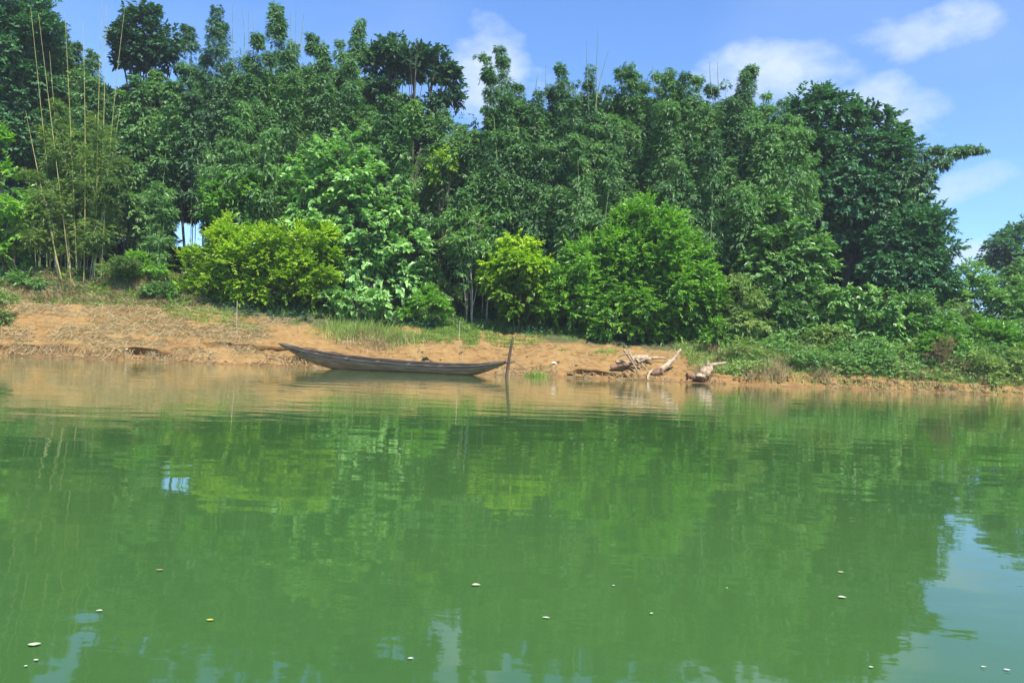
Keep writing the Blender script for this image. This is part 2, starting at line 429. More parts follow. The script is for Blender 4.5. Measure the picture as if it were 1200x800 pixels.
# ------------------------------------------------------------------ bamboo
def culm_curve(base, tip, arch=0.0, n=26):
    """rises from base, bends over near the top; arch>0 makes the tip hang"""
    h = tip[2] - base[2]
    c1 = base + np.array([(tip[0] - base[0]) * .10, (tip[1] - base[1]) * .1, h * .5])
    c2 = np.array([base[0] * .35 + tip[0] * .65, base[1] * .4 + tip[1] * .6, base[2] + h * (1.02 + arch)])
    return bez([base, c1, c2, tip], n)
def culm_foliage(P, f0, rad, dens, L, W, VV, TT, tone0=.45, droop=.75, tiprad=.26, k=9):
    seg = np.linalg.norm(np.diff(P, axis=0), axis=1); s = np.concatenate([[0], np.cumsum(seg)]); tot = s[-1]
    s0 = tot * f0
    nn = max(4, int((tot - s0) * 2.3))
    sn = np.sort(np.concatenate([rng.uniform(s0, tot, nn), tot - (tot - s0) * .2 * rng.random(8)])); nn = len(sn); sn[-1] = tot
    C = np.stack([np.interp(sn, s, P[:, i]) for i in range(3)], 1)
    u = (sn - s0) / (tot - s0)
    prof = np.interp(u, [0, .12, .35, .6, .8, .93, 1], [.6, .9, 1, .85, .58, .38, tiprad])
    m = 3
    az = rng.uniform(0, 2 * math.pi, (nn, 1)) + np.array([0, 2.1, 4.2]) + rng.normal(size=(nn, m)) * .5
    ln = rad * prof[:, None] * rng.uniform(.25, 1.15, (nn, m))
    el = rng.uniform(-.1, .6, (nn, m))
    D = np.stack([np.cos(az) * np.cos(el), np.sin(az) * np.cos(el), np.sin(el)], -1)
    pc = C[:, None] + D * (ln * .8)[..., None]; pc[..., 2] -= ln ** 2 * .22
    pr = np.clip(rad * prof[:, None] * rng.uniform(.30, .62, (nn, m)), .18, .85)
    bt = tone0 + .12 * np.sin(sn * 1.1 + P[0, 0] * 3)[:, None] + rng.normal(size=(nn, m)) * .13
    q = max(3, int(round(12 * dens)))
    k = 7
    pd = nrm(rng.normal(size=(nn, m, q, 3)) * np.array([1, 1, .8]) + D[:, :, None] * .5 + Z * .25)
    st = pc[:, :, None] + pd * (pr[..., None] * rng.uniform(.45, 1.0, (nn, m, q)))[..., None] * np.array([1.15, 1.15, .85])
    T = nrm(pd + D[:, :, None] * .5 - Z * (.25 + .35 * droop) + rng.normal(size=pd.shape) * .2)
    tn = np.broadcast_to(bt[..., None], (nn, m, q)).reshape(-1)
    V, t_ = sprays(st.reshape(-1, 3), T.reshape(-1, 3), np.repeat(np.interp(u, [0, .75, 1], [.36, .34, .2]), m * q), k, L, W, .6, droop * .75, tn, .25, out=(pd + D[:, :, None] * .6).reshape(-1, 3))
    VV.append(V); TT.append(t_)

def bamboo(label, base_px, Y, tops, leaf='bamboo', f0=.25, rad=1.25, dens=1.0, L=.19, W=.052, spread=1.1, bare=(), name='bamboo_clump',
           fillers=4, arches=.75, culm=None, r=.05, droop=.75, tone0=.45, group='bamboo clumps along the bank', showculm=True, arch=.0, barec=None):
    bx = at(base_px, 400, Y)[0]; base = np.array([bx, Y, gz1(bx, Y) - .1])
    root = empty(name, base, label, 'bamboo', group)
    VV, TT, culms = [], [], []
    for tp in tops:
        tx, ty = tp[:2]; ar = tp[2] if len(tp) > 2 else arch + rng.uniform(0, .055)
        yo = rng.uniform(-1, 1) * spread * 1.3
        tip = at(tx, ty, Y + yo)
        b = base + np.array([np.clip((tip[0] - bx) * .45, -spread * 1.6, spread * 1.6) + rng.normal() * .25, yo * .6, 0]); b[2] = gz1(b[0], b[1]) - .05
        P = culm_curve(b, tip, ar)
        culms.append((P, r * rng.uniform(.8, 1.1)))
        culm_foliage(P, f0 * rng.uniform(.8, 1.25), rad * rng.uniform(.72, .98), dens, L, W, VV, TT, tone0 + rng.uniform(-.2, .2), droop)
    for tp in tops:                          # side culms that arch outward and hang
        if rng.random() > arches: continue
        sg = rng.choice([-1, 1]); yo = rng.uniform(-1.2, .6) * spread
        tip = at(tp[0] + sg * rng.uniform(16, 34), tp[1] + rng.uniform(34, 95), Y + yo)
        apex = at(tp[0] + sg * rng.uniform(4, 14), tp[1] + rng.uniform(6, 40), Y + yo)
        b = base + np.array([np.clip((apex[0] - bx) * .45, -spread * 1.6, spread * 1.6), yo * .6, 0]); b[2] = gz1(b[0], b[1]) - .05
        c1 = b + (apex - b) * .55; c1[0] = b[0] * .7 + apex[0] * .3
        P = bez([b, c1, apex * 1.0 + Z * (apex[2] - tip[2]) * .55, tip], 26)
        culms.append((P, r * .8))
        culm_foliage(P, rng.uniform(.42, .62), rad * rng.uniform(.75, 1.0), dens, L, W, VV, TT, tone0 + rng.uniform(-.05, .25), droop, .35)
    hx = [t[0] for t in tops]
    for i in range(fillers):
        tx = rng.uniform(min(hx) - 16, max(hx) + 16); ty = np.interp(tx, sorted(hx), [t[1] for t in sorted(tops)]) + rng.uniform(18, 150)
        yo = rng.uniform(-1, .6) * spread * 1.6
        tip = at(tx, ty, Y + yo)
        b = base + np.array([(tip[0] - bx) * .5, yo * .5, 0]); b[2] = gz1(b[0], b[1]) - .05
        P = culm_curve(b, tip, rng.uniform(.02, .16))
        culms.append((P, r * .8))
        culm_foliage(P, f0, rad * rng.uniform(.8, 1.2), dens, L, W, VV, TT, tone0 + rng.uniform(-.1, .22), droop, .6)
    for (x0, y0, x1, y1) in bare:
        yo = rng.uniform(-1.0, -.2) * spread
        a = at(x0, y0, Y + yo); e = at(x1, y1, Y + yo)
        a[2] = max(a[2], gz1(a[0], a[1]) - .1) if y0 < 300 else gz1(a[0], a[1]) - .1
        c = (a + e) / 2 + np.array([rng.normal() * .3, 0, 0])
        culms.append((bez([a, c, e], 14), r * rng.uniform(.6, 1.05), barec or culm))
        if y0 > 300 and y1 < 150: culm_foliage(culms[-1][0][:8], .3, .38, .25, L, W, VV, TT, tone0 + .1, .3, .3)
    for P, rr, *cm_ in culms:
        if not showculm: break
        tb = Tubes(); tb.add(P, np.linspace(rr, .012, len(P)), 6, True)
        o = tb.build('culm', (cm_[0] if cm_ else culm) or M_culm_g, root); o.data.transform(Matrix.Translation(-root.location))
    o = quads_object('foliage', np.vstack(VV), LM[leaf], np.concatenate(TT), root)
    o.data.transform(Matrix.Translation(-root.location))
    return root

# ------------------------------------------------------------------ bamboo stands (picture position, depth)
POLES = [(68, 335, 36, 9), (84, 337, 45, 16), (80, 334, 58, 60), (90, 336, 76, 16), (112, 334, 120, -6), (116, 330, 125, 4), (98, 336, 97, 27), (118, 332, 148, -5), (106, 333, 142, 120), (74, 335, 30, 130)]
bamboo('olive bamboo clump with tall bare yellow canes at the left end of the bank', 96, 59.5,
       [(48, 150), (62, 120), (78, 150), (94, 160), (112, 135), (128, 165), (146, 190), (110, 190), (84, 200), (56, 200), (134, 215), (70, 215), (100, 225)], 'bamboo_olive', .20, 1.15, 1.0, .24, .045,
       spread=2.2, bare=POLES, fillers=3, arches=.4, culm=M_culm_w, barec=M_culm_y, r=.05, droop=.25, tone0=.35)
bamboo('dense dark bamboo clump filling the top left corner behind the bare canes', 78, 67.0,
       [(18, 8), (48, 12), (68, 30), (88, 52), (108, 62), (35, 40), (100, 90), (75, 85), (5, 30)], 'bamboo', .22, 1.45, 1.1, spread=2.2, tone0=.4)
bamboo('short leafy bamboo clump below the dark round tree on the left', 172, 65.0,
       [(140, 110), (160, 92), (182, 88), (204, 98), (150, 150), (192, 140)], 'bamboo', .42, 1.4, 1.0, L=.26, W=.08, spread=2., tone0=.55)
bamboo('bamboo clump with a thick upright plume left of the split double plume', 238, 66.0,
       [(218, 33, .03), (254, 9), (262, 30), (240, 62), (232, 90), (268, 78)], 'bamboo_deep', .38, 1.3, 1.1, spread=1.8,
       bare=[(275, 90, 273, 2), (283, 90, 283, 8)], tone0=.5)
bamboo('bamboo clump with a narrow plume and thin bare tips over the big leafed tree', 312, 65.0,
       [(324, 7), (329, 28), (300, 42), (345, 52), (316, 66), (290, 70), (334, 95)], 'bamboo', .2, 1.3, 1.1, spread=1.9,
       bare=[(291, 80, 291, 12), (296, 85, 298, 18), (341, 60, 341, 14), (346, 130, 347, 5), (352, 60, 356, 15)], tone0=.5)
bamboo('bamboo clump whose thin tip curls to the right beside the flat topped tree', 388, 66.0,
       [(424, 27, .05), (398, 52), (376, 50), (362, 42), (410, 75), (350, 80), (388, 90)], 'bamboo', .2, 1.3, 1.1, spread=2.0, tone0=.45)
bamboo('lower bamboo clump in front of the flat topped tree', 452, 63.0,
       [(430, 128), (452, 118), (470, 112), (488, 120), (440, 160), (474, 155)], 'bamboo', .2, 1.35, 1.0, spread=1.8, tone0=.5, L=.25, W=.07)
bamboo('pale green bamboo clump above the gap where daylight shows through', 525, 64.5,
       [(502, 140), (520, 132), (540, 148), (556, 156), (512, 165), (534, 180)], 'bamboo', .55, 1.3, 1.0, spread=1.6, fillers=1, tone0=.65)
bamboo('tall bamboo clump with two curved plumes against a white cloud', 604, 62.0,
       [(563, 68, .05), (585, 60, .07), (607, 104), (632, 108), (592, 112), (570, 128), (620, 125)], 'bamboo', .16, 1.2, 1.15, spread=1.7, tone0=.45,
       bare=[(560, 100, 558, 90), (603, 300, 600, 180)])
bamboo('bamboo clump with a pair of blunt plumes right of the curved plumes', 668, 62.5,
       [(655, 80), (692, 80), (672, 98), (645, 104), (684, 118), (700, 112)], 'bamboo_deep', .16, 1.2, 1.2, spread=1.6, tone0=.6,
       bare=[(666, 290, 664, 165), (690, 130, 687, 46), (699, 130, 701, 34), (697, 130, 714, 57), (640, 120, 639, 76), (630, 120, 631, 86)])
bamboo('bamboo clump at the middle of the bank with a tousled low top', 735, 63.5,
       [(727, 84), (745, 88), (738, 78), (712, 106), (756, 98), (725, 115)], 'bamboo', .14, 1.35, 1.1, spread=1.7, tone0=.45)
bamboo('bamboo clump with rounded heads behind the bright green spreading tree', 792, 62.5,
       [(768, 88), (783, 84), (802, 88), (818, 92), (776, 112), (810, 120), (792, 105)], 'bamboo', .14, 1.35, 1.15, spread=1.8, tone0=.5,
       bare=[(765, 110, 764, 74), (834, 110, 832, 73)])
bamboo('bamboo clump with one dense plume leaning right toward the big right hand tree', 848, 63.0,
       [(882, 80, .04), (872, 86, .02), (850, 100), (832, 104), (858, 118), (838, 130)], 'bamboo_deep', .14, 1.3, 1.15, spread=1.6, tone0=.6,
       bare=[(843, 110, 841, 73)])
bamboo('light green bamboo clump with drooping heads left of the big right hand tree', 898, 60.5,
       [(878, 124, .04), (898, 112, .05), (918, 120, .06), (934, 140, .08), (905, 150, .06), (888, 160), (925, 170, .08)], 'bamboo_light', .25, 1.35, 1.0, spread=1.7, tone0=.45, droop=.95)
bamboo('single arching bamboo spray reaching far right over open sky', 990, 62.0,
       [(1153, 176, .06), (1134, 178, .06), (1104, 176, .05), (1084, 196, .04)], 'bamboo_deep', .55, .66, .75, spread=.7, fillers=0, arches=0, droop=1.2, tone0=.45, L=.26, W=.075)
bamboo('slim young bamboo clump on the scarp beside the yellow green shrub', 182, 59.0,
       [(172, 225), (184, 215), (196, 232), (204, 246)], 'bamboo_light', .2, .55, .6, spread=.9, fillers=1, arches=0, tone0=.6, r=.03, L=.2, W=.05)
bamboo('hanging olive green bamboo clump in front of the tall narrow plume', 296, 61.0,
       [(284, 122, .05), (302, 118, .05), (318, 135, .05), (270, 140), (258, 165)], 'bamboo_light', .2, 1.15, .9, spread=1.4, tone0=.3, droop=.95)
bamboo('hanging bamboo clump nearest the daylight gap right of the big leafed tree', 560, 60.0,
       [(540, 225), (556, 205), (575, 190), (590, 215)], 'bamboo_light', .3, .8, .6, spread=1.2, fillers=1, tone0=.35, L=.24, W=.07, r=.04, culm=M_culm_w)
bamboo('low front bamboo clump hanging over the bright green spreading tree', 690, 60.0,
       [(672, 160, .05), (700, 150, .05), (655, 190), (725, 175)], 'bamboo', .25, 1.1, .9, spread=1.4, tone0=.55, droop=.9)
bamboo('low front bamboo clump right of the bright green spreading tree top', 835, 60.0,
       [(812, 170, .05), (838, 155, .05), (860, 185, .05), (790, 190)], 'bamboo', .25, 1.15, .9, spread=1.4, tone0=.5, droop=.9)
# ------------------------------------------------------------------ trees
tree('broadleaf_tree', 'tall dark broadleaf tree cut by the left edge of the view', 'tree',
     [(-30, 10, 50), (8, 20, 45), (40, 45, 34), (-5, 85, 48), (30, 110, 40), (-20, 150, 50), (25, 165, 35), (10, 215, 40), (-30, 240, 45)], 65, (8, 0), 'blue', .30, .15, dens=.7, trunk_r=.25, tone0=.55)
tree('broadleaf_tree', 'dark round headed tree with a pale tip rising between bamboo on the left', 'tree',
     [(165, 36, 24), (150, 58, 22), (185, 52, 24), (168, 70, 26), (200, 66, 15), (140, 42, 13), (172, 22, 14)], 69, (172, 0), 'dark', .38, .20, dens=.9, trunk_r=.22, tone0=.4, toptone=.35)
tree('broadleaf_tree', 'flat topped dark tree with sky showing between its limbs', 'tree',
     [(438, 72, 20), (462, 62, 20), (487, 64, 20), (508, 78, 19), (525, 92, 17), (460, 84, 16), (486, 84, 14), (526, 112, 15), (505, 124, 16), (448, 104, 16), (490, 148, 17), (460, 50, 9), (512, 62, 8)],
     70, (487, 0), 'dark', .40, .20, dens=.95, trunk_r=.28, flat=.6, tone0=.6, inner=.1)
tree('broadleaf_tree', 'biggest dark blue green tree standing at the right over the vine covered bank', 'tree',
     [(953, 128, 22), (972, 138, 26), (946, 160, 28), (1000, 150, 26), (1034, 158, 22), (1052, 176, 24), (1018, 185, 36), (975, 185, 38), (1050, 215, 32), (1000, 230, 42), (955, 225, 36),
      (1045, 255, 32), (1062, 238, 22), (970, 265, 34), (1010, 275, 20, -.5), (985, 120, 12), (1010, 132, 12), (1040, 140, 10), (958, 112, 12)],
     64, (985, 0), 'blue', .40, .19, dens=.95, trunk_r=.4, tone0=.42, inner=.3)
tree('broadleaf_tree', 'dark tree with a ragged right side under the arching bamboo spray', 'tree',
     [(1058, 272, 26), (1084, 268, 26), (1098, 296, 22), (1068, 305, 26), (1040, 322, 24), (1088, 330, 26), (1108, 322, 16), (1030, 285, 14), (1060, 345, 24)],
     60, (1065, 0), 'blue', .34, .16, dens=.9, trunk_r=.22, tone0=.5)
tree('broadleaf_tree', 'distant hazy tree at the far right edge against the sky', 'tree',
     [(1176, 290, 16), (1190, 276, 17), (1206, 268, 18), (1164, 302, 12), (1195, 300, 20), (1215, 300, 24), (1178, 312, 14)], 92, (1192, 0), 'blue', .42, .2, dens=.8, trunk_r=.3, flat=.6, tone0=.75)
tree('broadleaf_tree', 'second distant tree at the right edge below the hazy one', 'tree',
     [(1200, 330, 24), (1172, 338, 20), (1225, 320, 30)], 84, (1200, 0), 'mid', .42, .2, dens=.8, trunk_r=.25, flat=.7, tone0=.35)
tree('broadleaf_tree', 'big leafed pale green tree in the middle of the left half', 'tree',
     [(398, 178, 22), (368, 195, 24), (350, 218, 24), (396, 208, 26), (428, 205, 22), (372, 236, 30), (412, 240, 30), (448, 232, 22), (462, 262, 24), (385, 268, 28), (428, 272, 30),
      (480, 290, 24), (452, 305, 28), (492, 318, 20), (406, 300, 28), (475, 335, 24), (432, 335, 28), (402, 334, 22), (342, 262, 20)],
     60, (430, 0), 'big', .44, .25, 9, .6, dens=.52, trunk_r=.2, droop=.55, tone0=.5, inner=.2)
tree('broadleaf_tree', 'small rounded green tree wedged behind the yellow green shrub', 'tree',
     [(280, 222, 22), (262, 232, 20), (298, 238, 20), (276, 252, 24), (300, 262, 18), (252, 250, 12)], 60.5, (279, 0), 'bright', .30, .14, dens=.8, trunk_r=.12, tone0=.3)
tree('spreading_tree', 'widest bright green tree with layered branches on the sandy bank', 'tree',
     [(752, 250, 17), (738, 268, 21), (772, 270, 24), (708, 286, 26), (745, 296, 34), (790, 292, 28), (814, 312, 24), (690, 308, 26), (722, 325, 34), (768, 330, 36), (806, 340, 30), (832, 350, 18),
      (668, 330, 24), (690, 350, 28), (735, 360, 34), (780, 366, 32), (818, 372, 22), (655, 352, 20), (700, 376, 20), (750, 384, 22), (830, 380, 14)],
     58.5, (742, 0), 'bright', .27, .105, 14, .85, spread=.75, droop=.12, dens=.9, trunk_r=.22, flat=.8, tone0=.48, toptone=.15)
tree('broadleaf_tree', 'light green tree left of the vine covered mound', 'tree',
     [(912, 240, 14), (908, 258, 18), (924, 274, 22), (944, 294, 22), (905, 290, 24), (960, 318, 18), (925, 318, 26), (890, 318, 22)], 58.5, (922, 0), 'mid', .38, .17, dens=.8, trunk_r=.14, tone0=.6, droop=.5)
tree('broadleaf_tree', 'bright leafed branch tips of a tree at the left edge below the dark one', 'tree',
     [(-4, 165, 14), (4, 205, 12), (14, 240, 20), (-10, 270, 26), (22, 268, 20), (10, 292, 20), (36, 250, 12)], 57.5, (2, 0), 'bright', .34, .14, dens=.6, trunk_r=.12, tone0=.5, droop=.4)
tree('broadleaf_tree', 'small tree with pale thin trunk beside the daylight gap', 'tree',
     [(556, 262, 14), (548, 280, 13), (566, 296, 12), (545, 300, 9)], 59, (553, 0), 'mid', .30, .10, dens=.55, trunk_r=.07, tone0=.75, droop=.6, mat_bark=M_culm_w)
tree('broadleaf_tree', 'lime tinted young tree high in the bamboo above the daylight gap', 'tree',
     [(520, 190, 11), (514, 204, 9), (528, 180, 9)], 62.5, (521, 0), 'yellow', .28, .10, dens=.45, trunk_r=.07, tone0=.35, droop=.6)
# shrubs
tree('shrub', 'wide yellow green shrub standing left of the boat', 'shrub',
     [(268, 266, 13), (262, 288, 22), (288, 292, 26), (318, 286, 24), (348, 280, 20), (376, 278, 16), (240, 308, 24), (276, 316, 30), (318, 312, 30), (356, 305, 28), (382, 300, 16),
      (224, 330, 20), (256, 338, 24), (300, 342, 24), (345, 332, 24), (374, 322, 18), (216, 344, 12), (368, 345, 12), (275, 352, 16)],
     57.8, (305, 0), 'yellow', .21, .10, 12, .55, dens=.74, trunk_r=.11, droop=.1, tone0=.42, toptone=.3, inner=.15, flat=.75)
tree('shrub', 'small yellow topped shrub joined to the left of the widest bright green tree', 'shrub',
     [(602, 292, 16), (622, 300, 16), (588, 310, 18), (610, 318, 22), (634, 318, 16), (578, 330, 14), (598, 340, 20), (624, 342, 20), (645, 335, 14), (604, 358, 16), (574, 316, 12)],
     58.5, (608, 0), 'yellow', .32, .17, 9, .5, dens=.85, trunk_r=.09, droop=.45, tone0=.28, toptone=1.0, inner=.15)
SH = [  # label, lobes, Y, base, leaf, L, W, tone, dens, droop
 ('low bright green fern like shrub under the slim young bamboo', [(160, 312, 14), (178, 318, 12), (148, 320, 10), (168, 328, 12)], 58.5, 165, 'bright', .26, .08, .55, .6, .4),
 ('shaded low shrub at the left foot of the yellow green shrub', [(196, 338, 12), (182, 346, 10), (205, 350, 12), (215, 356, 10)], 57, 195, 'mid', .24, .09, .35, .7, .3),
 ('bushy green shrub on the scarp at the left end of the bank', [(26, 330, 12), (42, 338, 12), (20, 346, 14), (38, 350, 10), (2, 335, 14)], 57, 28, 'mid', .24, .10, .45, .7, .3),
 ('leafy shrub right on the left border low on the dirt slope', [(-4, 372, 12), (2, 388, 10), (-6, 356, 12), (6, 352, 7)], 51.5, -2, 'weed', .2, .07, .4, .6, .4),
 ('herb cluster with large pale leaves in front of the big leafed tree', [(412, 350, 14), (428, 358, 16), (404, 366, 12), (445, 350, 14), (440, 368, 11), (392, 350, 10)], 57, 424, 'big', .36, .16, .55, .5, .6),
 ('round bright shrub beside the grassy path opening', [(498, 352, 14), (512, 362, 13), (486, 364, 13), (505, 345, 9)], 57.5, 500, 'bright', .26, .08, .45, .6, .4),
 ('leafy vine covered mound on the right bank', [(985, 358, 20), (1010, 352, 22), (1036, 360, 20), (1052, 378, 18), (1020, 380, 28), (990, 385, 22), (1040, 400, 18), (1010, 408, 18)], 56, 1015, 'mid', .40, .24, .72, .55, .9),
 ('mid green shrub between the light green tree and the vine mound', [(948, 350, 22), (965, 372, 20), (938, 375, 20), (952, 396, 16), (920, 355, 16)], 56.5, 948, 'mid', .30, .12, .45, .6, .4),
 ('brown tipped tangle of weeds right of the widest bright green tree', [(868, 338, 13), (876, 356, 16), (862, 372, 16), (888, 378, 15), (872, 392, 14), (855, 388, 10)], 56, 872, 'weed', .26, .08, .45, .5, .5),
 ('dark leafed shrub under the light green tree', [(895, 345, 18), (912, 370, 20), (900, 392, 16), (925, 398, 15)], 56.8, 905, 'mid', .28, .12, .25, .6, .4),
 ('tall shrub on the right bank below the ragged dark tree', [(1078, 365, 22), (1098, 382, 20), (1070, 392, 18), (1092, 408, 16), (1062, 358, 14)], 56.5, 1082, 'mid', .28, .11, .5, .6, .4),
 ('pale topped shrub at the foot of the open sky on the right', [(1140, 318, 14), (1128, 332, 16), (1150, 340, 18), (1130, 356, 20), (1162, 360, 18), (1120, 345, 12)], 61, 1140, 'mid', .28, .11, .7, .6, .3),
 ('large feathery bush nearest the right edge', [(1178, 352, 20), (1200, 345, 20), (1190, 375, 22), (1215, 370, 25), (1168, 380, 16)], 60, 1190, 'mid', .28, .10, .6, .6, .3),
 ('fresh green bush low on the right bank past the dry twiggy bush', [(1150, 392, 18), (1170, 402, 18), (1140, 410, 14), (1186, 396, 16), (1160, 422, 14)], 56, 1160, 'bright', .24, .09, .35, .6, .3),
 ('low bush at the water edge in the bottom right of the bank', [(1188, 426, 14), (1204, 420, 14), (1176, 440, 10), (1198, 444, 10), (1215, 440, 12)], 54, 1196, 'weed', .22, .08, .3, .6, .4),
 ('low olive bush at the foot of the tall right bank shrub', [(1118, 372, 16), (1128, 392, 15), (1112, 398, 12), (1135, 380, 10)], 57.5, 1120, 'weed', .24, .09, .35, .6, .3),
 ('soft green shrub sloping to the water between the vine mound and the dry bush', [(1000, 428, 12), (1014, 420, 14), (1030, 412, 13), (1018, 436, 9)], 53.2, 1014, 'mid', .22, .08, .6, .6, .5),
 ('leafy shrub directly above the dry twiggy bush', [(1096, 402, 13), (1112, 392, 14), (1122, 408, 12), (1084, 412, 10)], 54.2, 1104, 'bright', .22, .09, .3, .6, .4),
 ('pale weedy shrub reaching the water right of the dry twiggy bush', [(1142, 436, 11), (1156, 442, 10), (1168, 434, 12), (1150, 424, 11)], 52.6, 1154, 'weed', .2, .07, .5, .6, .3),
 ('green shrub with hanging leaves above the soil right of the cut log', [(918, 404, 14), (932, 416, 13), (905, 410, 11), (944, 408, 12)], 54.4, 924, 'mid', .24, .09, .65, .6, .7),
 ('yellowish shrub between the hanging leaf shrub and the vine mound', [(958, 402, 13), (972, 396, 14), (966, 414, 12)], 54.6, 966, 'weed', .22, .08, .45, .6, .4),
 ('dense green shrub under the large feathery bush at the right edge', [(1182, 398, 16), (1198, 404, 15), (1208, 392, 16), (1172, 412, 12)], 56.5, 1192, 'mid', .24, .09, .55, .6, .4),
 ('low green shrub under the vine mound', [(1048, 420, 12), (1066, 416, 12), (1035, 426, 9), (1072, 430, 9)], 54, 1054, 'weed', .22, .08, .35, .6, .4),
 ('small shrub hugging the red soil below the mid green shrub', [(978, 412, 12), (962, 418, 10), (992, 420, 10)], 54, 976, 'mid', .22, .08, .55, .6, .4),
 ('spindly weed bush beside the cut log', [(868, 408, 10), (880, 416, 10), (856, 412, 7), (890, 424, 8)], 53.5, 874, 'weed', .22, .05, .6, .4, .3),
 ('leafy undergrowth shrub in the shade below the daylight gap', [(530, 348, 9), (540, 340, 8), (522, 340, 8)], 60, 530, 'weed', .24, .08, .3, .5, .4),
 ('creeping low shrub under the right end of the widest bright green tree', [(842, 386, 10), (830, 394, 8), (850, 398, 8)], 55.5, 842, 'bright', .22, .08, .4, .5, .3),
]
for lab, lobes, Y, bp, leaf, L, W, tone, dn, dr in SH:
    tree('shrub', lab, 'shrub', lobes, Y, (bp, 0), leaf, L, W, 10, .45, dens=dn, droop=dr, trunk_r=.045, tone0=tone, flat=.85, group='shrubs on the river bank', inner=.2, leafname='foliage')
tree('dry_bush', 'dry brown twiggy bush at the waterline on the right', 'bush',
     [(1104, 418, 11), (1112, 434, 11), (1098, 438, 10), (1120, 444, 8), (1106, 404, 7), (1128, 428, 7)], 53, (1108, 0), 'dry', .2, .03, 9, .5, dens=.35, trunk_r=.035, tone0=.35, droop=.1, leafname='foliage')

# dense woodland behind the front rows; dark leaf colour paints in the shaded gaps
def thicket():
    VV, TT = [], []
    for px in np.arange(-90, 1090, 4.0):
        for _ in range(2):
            Y = rng.uniform(69, 79)
            x = px + rng.uniform(-5, 5)
            top = np.interp(x, [-90, 60, 130, 215, 300, 420, 500, 520, 560, 600, 700, 800, 880, 950, 1040, 1090], [35, 55, 112, 112, 92, 100, 130, 185, 185, 135, 125, 125, 145, 172, 200, 258])
            lo = 300
            if 116 < x < 162: lo = 252
            if 186 < x < 262: lo = 250
            if 508 < x < 556: lo = 205 if x < 530 else 225
            if 1000 < x < 1026: lo = 290
            a = at(x, lo, Y); b = at(x + rng.uniform(-6, 6), top + rng.uniform(-8, 40), Y)
            if lo > 295: a[2] = gz1(a[0], a[1]) + .1
            if b[2] < a[2] + 1: continue
            P = bez([a, (a + b) / 2 + rng.normal(size=3) * .2, b], 10)
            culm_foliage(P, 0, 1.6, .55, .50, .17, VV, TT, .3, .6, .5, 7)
    for px in np.concatenate([np.arange(500, 562, 2.5), np.arange(562, 700, 6), np.arange(330, 500, 7), np.arange(110, 165, 6), np.arange(190, 262, 9)]):
        for _ in range(2):
            Y = rng.uniform(69, 80)
            a = at(px, 320, Y); a[2] = gz1(a[0], a[1]) + .2; b = at(px + rng.uniform(-6, 6), rng.uniform(262, 300) if px > 480 else rng.uniform(296, 312), Y)
            if b[2] < a[2] + .5: b[2] = a[2] + .5
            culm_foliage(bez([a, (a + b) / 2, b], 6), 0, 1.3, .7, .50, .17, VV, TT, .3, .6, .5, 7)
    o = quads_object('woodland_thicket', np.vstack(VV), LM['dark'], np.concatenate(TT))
    tag(o, 'mass of woodland foliage behind the bamboo, toned dark for shaded gaps', 'thicket', kind='stuff')
thicket()
# trunks that stand against the daylight gaps
for (px, y1, Y, r, lab) in [(136, 200, 66, .16, 'dark trunk against the first daylight gap on the left'), (216, 190, 66, .13, 'dark trunk left of the daylight gap by the yellow green shrub'),
                       (533, 180, 66, .10, 'dark trunk standing in the middle daylight gap'), (548, 170, 67, .12, 'leaning dark trunk right of the middle daylight gap')]:
    b = at(px, 400, Y); b[2] = gz1(b[0], b[1]) - .1
    root = empty('broadleaf_tree', b, lab, 'tree')
    e = at(px + rng.uniform(-8, 12), y1, Y)
    tb = Tubes(); tb.add(bez([b, (b + e) / 2 + rng.normal(size=3) * .15, e], 10), np.linspace(r, r * .6, 10), 7, True, .1)
    for _ in range(5):
        q = b + (e - b) * rng.uniform(.45, .9)
        tb.add(bez([q, q + np.array([rng.normal() * .6, rng.normal() * .4, .8]), q + np.array([rng.normal() * 1.4, rng.normal(), 2.2])], 6), np.linspace(r * .35, .02, 6), 4, False)
    o = tb.build('trunk', M_bark, root); o.data.transform(Matrix.Translation(-root.location))
    n = 260; P = e + rng.normal(size=(n, 3)) * np.array([1.3, 1.0, 1.0])
    V, t_ = sprays(P, nrm(rng.normal(size=(n, 3))), .5, 8, .34, .13, .8, .4, np.full(n, .4))
    o = quads_object('crown', V, LM['dark'], t_, root); o.data.transform(Matrix.Translation(-root.location))
# ------------------------------------------------------------------ ground cover
def blades(name, label, cat, n, samp, h, w, mat, lean=.35, tone=.5, patch=None, kind='stuff', tuft=4):
    P = samp(n)
    if patch is not None:
        P = P[patch(P)]
    n = len(P)
    P = np.repeat(P, tuft, 0) + rng.normal(size=(n * tuft, 3)) * np.array([.09, .09, 0])
    P[:, 2] = gz(P[:, 0], P[:, 1]) - .02
    N = len(P)
    hh = h * rng.uniform(.5, 1.3, N)[:, None]
    D = nrm(Z + rng.normal(size=(N, 3)) * lean)
    S = nrm(np.cross(D, rng.normal(size=(N, 3)))) * w * .5
    bend = rng.normal(size=(N, 3)) * np.array([1, 1, .2]) * hh * lean * .5
    m = P + D * hh * .55 + bend * .25; e = P + D * hh + bend - Z * hh * .1 * lean
    V = np.stack([np.stack([P - S, P + S, m + S * .8, m - S * .8], 1), np.stack([m - S * .8, m + S * .8, e + S * .1, e - S * .1], 1)], 1)
    tn = np.repeat(np.clip(tone + .25 * np.sin(P[:, 0] * 2.1) * np.sin(P[:, 1] * 3) + rng.normal(size=N) * .15, 0, 1), 2)
    o = quads_object(name, V, mat, tn)
    return tag(o, label, cat, kind=kind)
def region(x0, x1, t0, t1):
    def f(n):
        x = rng.uniform(x0, x1, n); t = rng.uniform(t0, t1, n)
        return np.stack([x, ys(x) + t, x * 0], 1)
    return f
